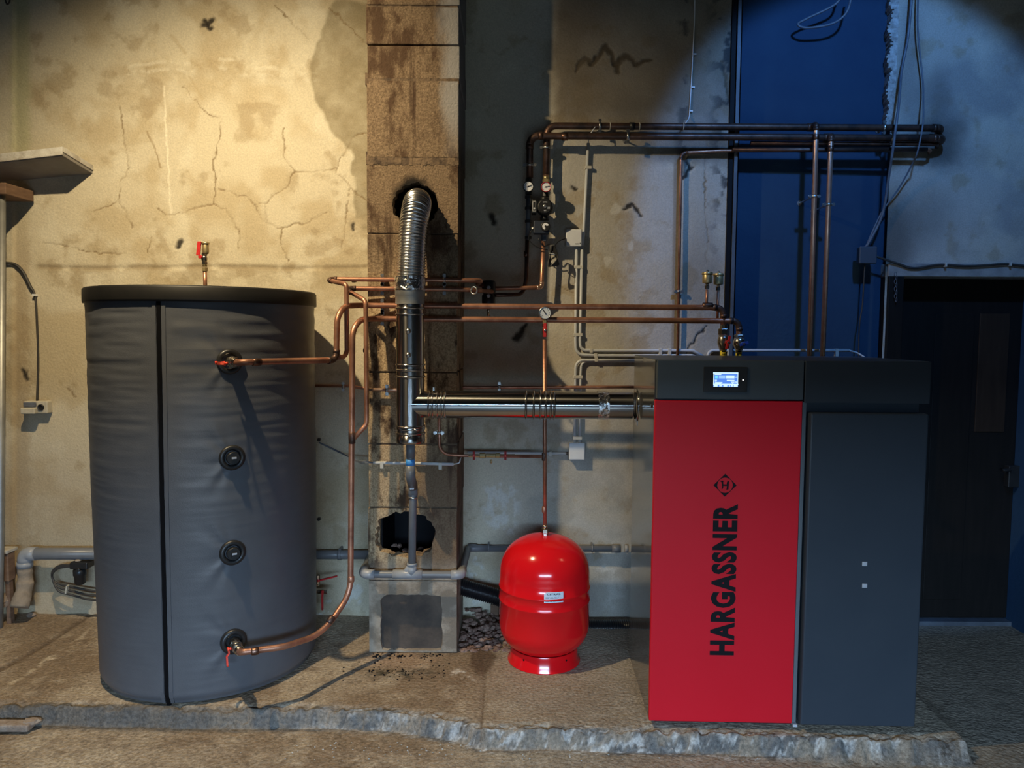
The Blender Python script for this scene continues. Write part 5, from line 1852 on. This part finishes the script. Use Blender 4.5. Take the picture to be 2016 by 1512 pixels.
c4 = conduit('left pale conduit between the boiler top and the lower junction box', [P(1131, 874, CY), P(1133, 740, CY), P(1134, 709, CY), P(1170, 709, CY), P(1252, 709, CY)], CR_, [0, 0, .06, 0, 0])
c5 = conduit('right pale conduit between the boiler top and the lower junction box', [P(1141, 874, CY), P(1143, 740, CY), P(1145, 711, CY + .004), P(1170, 711, CY + .006), P(1252, 711, CY + .006)], CR_ * .9, [0, 0, .045, 0, 0])
cclip(c4, P(1133, 742, CY), CR_, 2, 'z', .028)
cclip(c4, P(1132, 862, CY), CR_, 2, 'z', .028)
cclip(c4, P(1174, 708, CY), CR_, 1, 'x', 0)
c6 = conduit('pale conduit behind the boiler top running right past the yellow stubs', [P(1390, 709, CY), P(1397, 690, CY), P(1450, 690, CY), P(1672, 690, CY)], CR_, [0, .03, 0, 0])
for xx in (1435, 1647):
    cclip(c6, P(xx, 691, CY), CR_, 1, 'x', .02)
tag(MB().tube(smooth_path([P(1672, 690, CY), P(1690, 696, CY), P(1712, 710, CY - .01)], 6), .005, 8).build('cable_tail', 'white'), 'white cable tail leaving the right end of the conduit', 'cable')
c7 = conduit('pale conduit from the lower junction box towards the chimney', [P(1116, 893, CY), P(920, 890, CY)], CR_ * .9, 0)
cclip(c7, P(1083, 893, CY), CR_, 1, 'x', 0)
c8 = conduit('left pale conduit across the chimney ending in bare grey wires', [P(802, 912, CHY - .014), P(735, 911, CHY - .014)], .008, 0)
cclip(c8, P(752, 913, CHY - .014), .008, 1, 'x', .012)
c9 = conduit('right pale conduit across the chimney ending at the shaft edge', [P(815, 912, CHY - .014), P(893, 914, CHY - .014)], .008, 0)
cclip(c9, P(867, 915, CHY - .014), .008, 1, 'x', .012)
b = MB()
for k in range(3):
    b.tube(smooth_path([P(736, 911, CHY - .014), P(720, 908 + k * 2, CHY - .02 + .01 * k), P(705, 907 + k * 1.5, CHY + .03), P(672, 893 - k, W - .05), P(628, 872 - k, W - .02)], 6), .0022, 7)
tag(b.build('wire_bundle', 'cable_grey'), 'three thin grey wires drooping from the left chimney conduit behind the tank', 'cable')
b = MB().tube(smooth_path([P(893, 914, CHY - .014), P(904, 911, CHY - .02), P(907, 902, CHY + .02), P(912, 896, W - .1)], 6), .003, 8)
tag(b.build('wire_loop', 'white'), 'small pale wire loop at the right end of the chimney conduit', 'cable')

# thin wire up the wall, clipped
w1 = tag(MB().tube(smooth_path([P(1350, 242, MY + .01), P(1356, 232, W - .02), P(1358, 215, W - .008), P(1363, 125, W - .006), P(1367, 40, W - .006), P(1368, -20, W - .006)], 8), .0035, 8).build('wall_wire', 'white'), 'thin pale clipped wire climbing the wall from the topmost main', 'cable')
for xx, yy in ((1367, 107), (1364, 172), (1360, 219)):
    MB().obox(P(xx, yy, W - .008), (1, 0, 0), (0, 1, 0), (0, 0, 1), .010, .006, .003).build('wire_clip', 'white', w1)
# cables at top right
tag(MB().tube(smooth_path([P(1660, -20, W - .06), P(1645, 8, W - .05), P(1590, 36, W - .02), P(1571, 48, W - .02), P(1590, 55, W - .03), P(1640, 46, W - .05), P(1668, 22, W - .07), P(1678, -20, W - .07)], 8), .0065, 10).build('hanging_cable', 'cable_grey'), 'loose grey cable loop hanging at the top of the blue recess', 'cable')
tag(MB().tube(smooth_path([P(1796, -20, W - .06), P(1788, 70, W - .05), P(1775, 140, W - .05), P(1770, 200, W - .13), P(1765, 240, W - .17), P(1757, 300, W - .16), P(1750, 345, W - .10), P(1738, 420, W - .04), P(1712, 475, W - .03), P(1700, 490, W - .02)], 8), .007, 10).build('hanging_cable', 'cable_grey'), 'left of two grey cables hanging down to the shaded junction box', 'cable')
tag(MB().tube(smooth_path([P(1808, -20, W - .07), P(1807, 60, W - .06), P(1817, 160, W - .05), P(1818, 200, W - .10), P(1817, 245, W - .17), P(1806, 300, W - .16), P(1795, 325, W - .10), P(1770, 370, W - .05), P(1735, 420, W - .02), P(1705, 485, W - .02)], 8), .0045, 10).build('hanging_cable', 'cable_grey'), 'right slimmer of two grey cables swinging wide to the shaded junction box', 'cable')
tag(MB().tube(smooth_path([P(1703, 515, W - .02), P(1698, 600, W - .02), P(1692, 640, W - .02), P(1690, 712, W - .02)], 8), .004, 8).build('drop_cable', 'cable'), 'thin dark cable dropping from the shaded junction box behind the boiler', 'cable')

# ------------------------------------------------------------------ right-hand doorway
lz0, lz1 = DZ1, P(1800, 519, W).z
struct(MB().box((RX1 + .01, W - .014, lz0), (3.5, W + .16, lz1)).build('trim_2', 'lintel', None, .006))
dr = MB()
DYy = W + .14
struct(MB().box((RX1 + .012, W - .02, ZL), (DX0 + .02, DYy + .05, DZ1)).build('trim_3', 'wood_dark', None, .004))  # dark board added for a wall strip that lies in shadow
xd1 = P(1993, 1000, DYy).x
door = MB().box((DX0 + .02, DYy, ZL + .035), (xd1, DYy + .05, DZ1)).build('door_1', 'wood_dark', None, .004)
struct(door)
MB().box((P(1925, 700, DYy).x, DYy - .006, P(1925, 850, DYy).z), (P(1984, 700, DYy).x, DYy + .002, P(1925, 617, DYy).z)).build('door_panel', 'wood_patch', door, .003)
MB().box((P(1838, 700, DYy).x, DYy - .004, P(1838, 1180, DYy).z), (P(1915, 700, DYy).x, DYy + .002, P(1838, 617, DYy).z)).build('door_panel', 'wood_dark', door, .003)
ca, cb_ = P(1986, 960, DYy - .05), P(2014, 918, DYy - .05)
MB().box((ca.x, DYy - .045, ca.z), (cb_.x, DYy, cb_.z)).cyl(P(1990, 925, DYy - .045), P(1974, 926, DYy - .045), .010, 12).build('door_lock', 'black', door, .004)
struct(MB().box((xd1, W - .02, ZL), (xd1 + .5, DYy + .06, DZ1)).build('trim_4', 'recess'))
struct(MB().box((DX0, DYy - .05, ZL), (xd1, DYy + .05, ZL + .028)).build('trim_5', 'post', None, .004))
struct(MB().box((DX0 - .1, DYy + .055, -.1), (3.6, DYy + .10, 2.3)).build('wall_behind_door', 'dark_shell'))
lc = tag(MB().tube(smooth_path([P(1725, 505, W - .03), P(1770, 520, W - .025), P(1800, 528, W - .025), P(1850, 521, W - .025), P(1900, 524, W - .025), P(1945, 522, W - .025), P(1985, 520, W - .025), P(2060, 530, W - .025)], 8), .0065, 10).build('lintel_cable', 'cable'), 'black cable sagging along the lintel of the dark doorway', 'cable')
for xx, yy in ((1861, 522), (1988, 520)):
    MB().obox(P(xx, yy, W - .028), (1, 0, 0), (0, 1, 0), (0, 0, 1), .004, .012, .010).build('cable_clip', 'clip', lc)
ch = empty('hanging_chain', P(1763, 540, W - .03), 'short rusty chain hanging at the left end of the door lintel', 'chain')
for k in range(8):
    c = P(1763 + (1 if k % 2 else 0) * 1.5, 540 + k * 7.2, W - .035)
    b = MB()
    ax = Vector((1, 0, 0)) if k % 2 else Vector((0, 1, 0))
    sd = Vector((0, 1, 0)) if k % 2 else Vector((1, 0, 0))
    ring = [c + sd * (.007 * math.cos(t)) + up * (.012 * math.sin(t)) for t in [2 * math.pi * i / 12 for i in range(13)]]
    b.tube(ring, .002, 6, False).build('chain_link', 'post', ch)

# ------------------------------------------------------------------ far left: shelf, post, cable and socket
zu = P(183, 343, W).z
A_, B_, C_ = P(124, 307, 3.954), P(183, 343, W), P(0, 321, 3.98)
dv = (C_ - A_).normalized()
D_ = A_ + dv * 1.0
sh = empty('wall_shelf', (A_.x - .4, W - .2, zu), 'chipped white wall shelf with a slanted end, high on the left', 'shelf')
poly = [A_, B_ + Vector((0, .01, 0)), Vector((D_.x, W + .01, zu + (D_.z - A_.z))), D_]
MB().prism(poly[::-1], (0, 0, .042)).build('shelf_board', 'shelf', sh, .003)
inn = [p_ + Vector((0, 0, .020)) for p_ in (A_ + Vector((.004, -.006, 0)), B_ + Vector((.006, -.004, 0)), B_ + Vector((-.05, .0, 0)), A_ + Vector((-.02, .05, 0)))]
MB().prism(inn[::-1], (0, 0, .028)).build('slanted_edging', 'shelf_top', sh, .002)
e0, e1 = A_ + Vector((0, -.004, .016)), D_ + Vector((0, -.004, .016))
MB().prism([e0, e1, e1 + Vector((0, .05, 0)), e0 + Vector((0, .05, 0))][::-1], (0, 0, .032)).build('front_edging', 'shelf_top', sh, .002)
MB().prism([e0 + Vector((0, -.004, -.012)), e1 + Vector((0, -.004, -.012)), e1 + Vector((0, .02, -.012)), e0 + Vector((0, .02, -.012))][::-1], (0, 0, .012)).build('front_lip', 'shelf_top', sh, .002)
pst = empty('shelf_post', P(5, 1085, W - .205), 'upright galvanised post under the shelf at the left edge', 'post')
q0, q1 = P(3, 1085, W - .205), P(6, 385, W - .205)
MB().tube([(q0.x - .03, W - .205, 0), q0 - Vector((.006, 0, 0)), (q1.x - .006, W - .205, q1.z)], .018, 18).build('post_tube', 'galv', pst)
b = MB().box((q1.x - .12, W - .25, q1.z), (q1.x + .045, W - .02, q1.z + .06))
b.build('wooden_head', 'wood', pst, .004)
lb = empty('wooden_crate', P(4, 1185, W - .1), 'reddish wooden crate corner at the lower left edge', 'crate')
a_, c_ = P(-60, 1145, W - .16), P(15, 1090, W - .16)
MB().box((a_.x, W - .16, a_.z), (c_.x, W - .10, c_.z)).build('crate_side', 'wood', lb, .004)
MB().box((a_.x, W - .17, c_.z), (c_.x + .004, W - .08, c_.z + .018)).build('crate_rail', 'shelf_top', lb, .003)
for dx in (0, -.2):
    MB().box((c_.x - .028 + dx, W - .15, .0), (c_.x - .004 + dx, W - .12, a_.z)).build('crate_leg', 'wood', lb)
b = MB()
b.rock(P(8, 1182, W - .14), .055, rnd, .7)
tag(b.build('rubble_stone', 'stone'), 'dusty stone by the wall under the crate at far left', 'stone')
b = MB()
q = PZ(63, 1210, .008)
b.rock(q, .028, rnd, .45)
tag(b.build('rubble_stone', 'stone'), 'flat dark stone lying alone on the floor left of the tank', 'stone')
b = MB()
q = PZ(62, 1421, ZL + .035)
b.rock(q, .032, rnd, .5)
tag(b.build('rubble_stone', 'stone'), 'loose grey stone wedged in the broken step at far left', 'stone')
b = MB()
q = PZ(28, 1419, ZL + .06)
b.box((q.x - .12, q.y - .006, ZL + .01), (q.x + .06, q.y + .05, ZL + .042))
tag(b.build('broken_slab_piece', 'stone', None, .008), 'long broken concrete piece in the step gap at the left edge', 'concrete piece')

wc = tag(MB().tube(smooth_path([P(-12, 517, W - .03), P(12, 518, W - .025), P(30, 521, W - .02), P(45, 535, W - .018), P(60, 565, W - .015), P(69, 583, W - .014), P(73, 640, W - .014), P(75, 710, W - .014), P(73, 790, W - .02)], 8), [.0085 if i < 36 else .006 for i in range(65)], 10).build('wall_cable', 'cable'), 'dark cable arching down the left wall to the socket', 'cable')
for xx, yy in ((20, 520), (69, 581)):
    MB().obox(P(xx, yy, W - .012), (1, 0, 0), (0, 1, 0), (0, 0, 1), .008, .014, .006).build('cable_clip', 'white', wc)
a_, c_ = P(40, 815, W - .08), P(86, 791, W - .08)
so = empty('wall_socket', ((a_.x + c_.x) / 2, W - .002, a_.z), 'yellowed surface socket at the end of the left wall cable', 'socket')
MB().box((a_.x, W - .05, a_.z), (c_.x, W - .002, c_.z)).build('socket_box', 'offwhite', so, .005)
MB().box((a_.x + .002, W - .085, a_.z), (a_.x + (c_.x - a_.x) * .62, W - .05, a_.z + (c_.z - a_.z) * .50)).build('plug_body', 'offwhite', so, .006)
MB().box((a_.x + .004, W - .06, a_.z + (c_.z - a_.z) * .55), (a_.x + (c_.x - a_.x) * .55, W - .045, c_.z - .006)).build('socket_flap', 'cable_grey', so, .003)
MB().lathe((a_.x + (c_.x - a_.x) * .74, W - .048, (a_.z + c_.z) / 2), (0, -1, 0), [(.018, 0), (.018, .010), (.015, .012), (.014, .004)], 22).lathe((a_.x + (c_.x - a_.x) * .74, W - .049, (a_.z + c_.z) / 2), (0, -1, 0), [(.013, 0), (.012, .002)], 16).build('socket_face', 'black', so)

# pump with cable bundle low behind the tank
q = P(157, 1128, W - .12)
sp = empty('small_pump', (q.x, q.y, P(157, 1150, W - .12).z), 'small black pump on the wall half hidden behind the tank', 'pump')
MB().lathe((q.x, q.y, P(157, 1150, W - .12).z), up, [(.020, 0), (.028, .006), (.030, .05), (.034, .055), (.034, .085), (.026, .092)], 22).build('pump_bowl', 'black', sp)
MB().box((q.x - .04, q.y - .03, P(157, 1118, W - .12).z), (q.x + .06, W - .01, P(157, 1105, W - .12).z)).lathe((q.x + .02, q.y - .04, P(157, 1117, W - .12).z), (0, -1, 0), [(.012, 0), (.010, .012)], 12).build('pump_head', 'black', sp, .006)
MB().lathe((q.x - .006, q.y, P(157, 1104, W - .12).z), up, [(.018, 0), (.018, .006), (.008, .009)], 16).build('head_cap', 'pvc_dusty', sp)
b = MB()
for k in range(3):
    b.tube(smooth_path([P(150, 1113 + k, W - .12), P(120, 1113 + k * 2, W - .10), P(104, 1124 + k * 2, W - .09), P(104, 1140, W - .08), P(115, 1149 + k * 7, W - .08 - .01 * k), P(140, 1155 + k * 8, W - .09), P(175, 1162 + k * 9, W - .10), P(215, 1166 + k * 8, W - .10)], 8), .006, 8)
cbn = tag(b.build('cable_bundle', 'cable'), 'looped bundle of dusty cables hanging left of the tank', 'cable')
MB().obox(P(132, 1160, W - .10), (.2, 0, 1), (0, 1, 0), (1, 0, -.2), .022, .010, .004).build('cable_tie', 'offwhite', cbn)

# red valves right of the tank, near the wall
v1 = empty('drain_valve', P(628, 1142, W - .25), 'small valve with a long dark red lever pointing right, beside the tank', 'valve')
VY = W - .22
b = MB().lathe(P(626, 1150, VY), up, [(.012, 0), (.012, .05)], 8, False).cyl(P(600, 1150, VY), P(628, 1150, VY), .012, 12)
b.build('valve_body', 'nickel', v1)
b = MB()
p0, p1 = P(627, 1143, VY - .01), P(664, 1134, VY - .02)
dd = (p1 - p0)
b.obox((p0 + p1) / 2, dd, (0, 1, 0), dd.cross(Vector((0, 1, 0))), dd.length / 2, .007, .004).lathe(p0 - Vector((0, 0, .006)), up, [(.009, 0), (.009, .012)], 12)
b.build('valve_lever', 'red_plastic', v1, .002)
v2 = empty('drain_valve', P(633, 1165, VY), 'small drain valve with a red lever hanging straight down beside the tank', 'valve')
b = MB()
valve_body_mb(b, P(635, 1165, VY), (1, 0, 0), .011, .05)
b.cyl(P(600, 1165, VY), P(628, 1165, VY), .009, 12)
b.build('valve_body', 'nickel', v2)
b = MB()
lever_mb(b, P(635, 1165, VY - .016), (0, 0, -1), (0, -1, 0), .095, .009, .004, .008)
b.build('valve_lever', 'red_plastic', v2)
for yy, lab_ in ((865, 'upper tiny black wall plug right of the tank'), (1021, 'lower tiny black wall plug right of the tank')):
    b = MB().lathe(P(629, yy, W - .004), (0, -1, 0), [(.010, 0), (.010, .02), (.006, .03)], 10)
    tag(b.build('wall_plug', 'black'), lab_, 'wall plug')

# lamp cable stub at the very top-left corner
tag(MB().tube(smooth_path([P(8, -12, W - .05), P(12, 5, W - .05), P(15, 8, W - .05), P(19, 2, W - .05), P(18, -14, W - .05)], 6), .004, 8).build('hanging_hook', 'cable'), 'tiny dark wire hook at the top left corner', 'hook')

# ------------------------------------------------------------------ rubble heap right of the chimney, crumbs on the floor
rg = random.Random(11)
b = MB()
pa, pb = PZ(905, 1262, 0), PZ(985, 1225, 0)
for k in range(240):
    u, v = rg.random(), rg.random()
    x = cx1 + .01 + u * .30
    y = CHY + .02 + v * .44
    hgt_ = .07 * v * (1 - .5 * u)
    b.rock((x, y, max(.002, hgt_ * rg.random())), rg.uniform(.008, .022) * (1.3 if rg.random() < .15 else 1), rg, .55)
rb = tag(b.build('rubble', 'rubble'), 'heap of red-brown broken rubble between the chimney and red vessel', 'rubble')
rb['kind'] = 'stuff'
b = MB()
for k in range(130):
    px, py = rg.uniform(560, 1500), rg.uniform(1462, 1500)
    if rg.random() < .5:
        px, py = rg.gauss(860, 160), rg.gauss(1475, 10)
    q = PZ(px, max(1462, py), ZL)
    b.rock((q.x, q.y, ZL + .001), rg.uniform(.0015, .0042), rg)
cr = tag(b.build('floor_crumbs', 'pale_edge'), 'pale concrete crumbs scattered on the floor below the step', 'crumbs')
cr['kind'] = 'stuff'
b = MB()
for k in range(110):
    q = PZ(rg.gauss(790, 50), rg.gauss(1322, 10), 0)
    b.rock((q.x, q.y, .001), rg.uniform(.002, .006), rg)
for k in range(50):
    q = PZ(rg.uniform(735, 880), rg.gauss(1292, 4), 0)
    b.rock((q.x, q.y, .001), rg.uniform(.002, .008), rg)
sc_ = tag(b.build('soot_crumbs', 'ink'), 'black soot crumbs fallen on the floor before the chimney foot', 'soot')
sc_['kind'] = 'stuff'
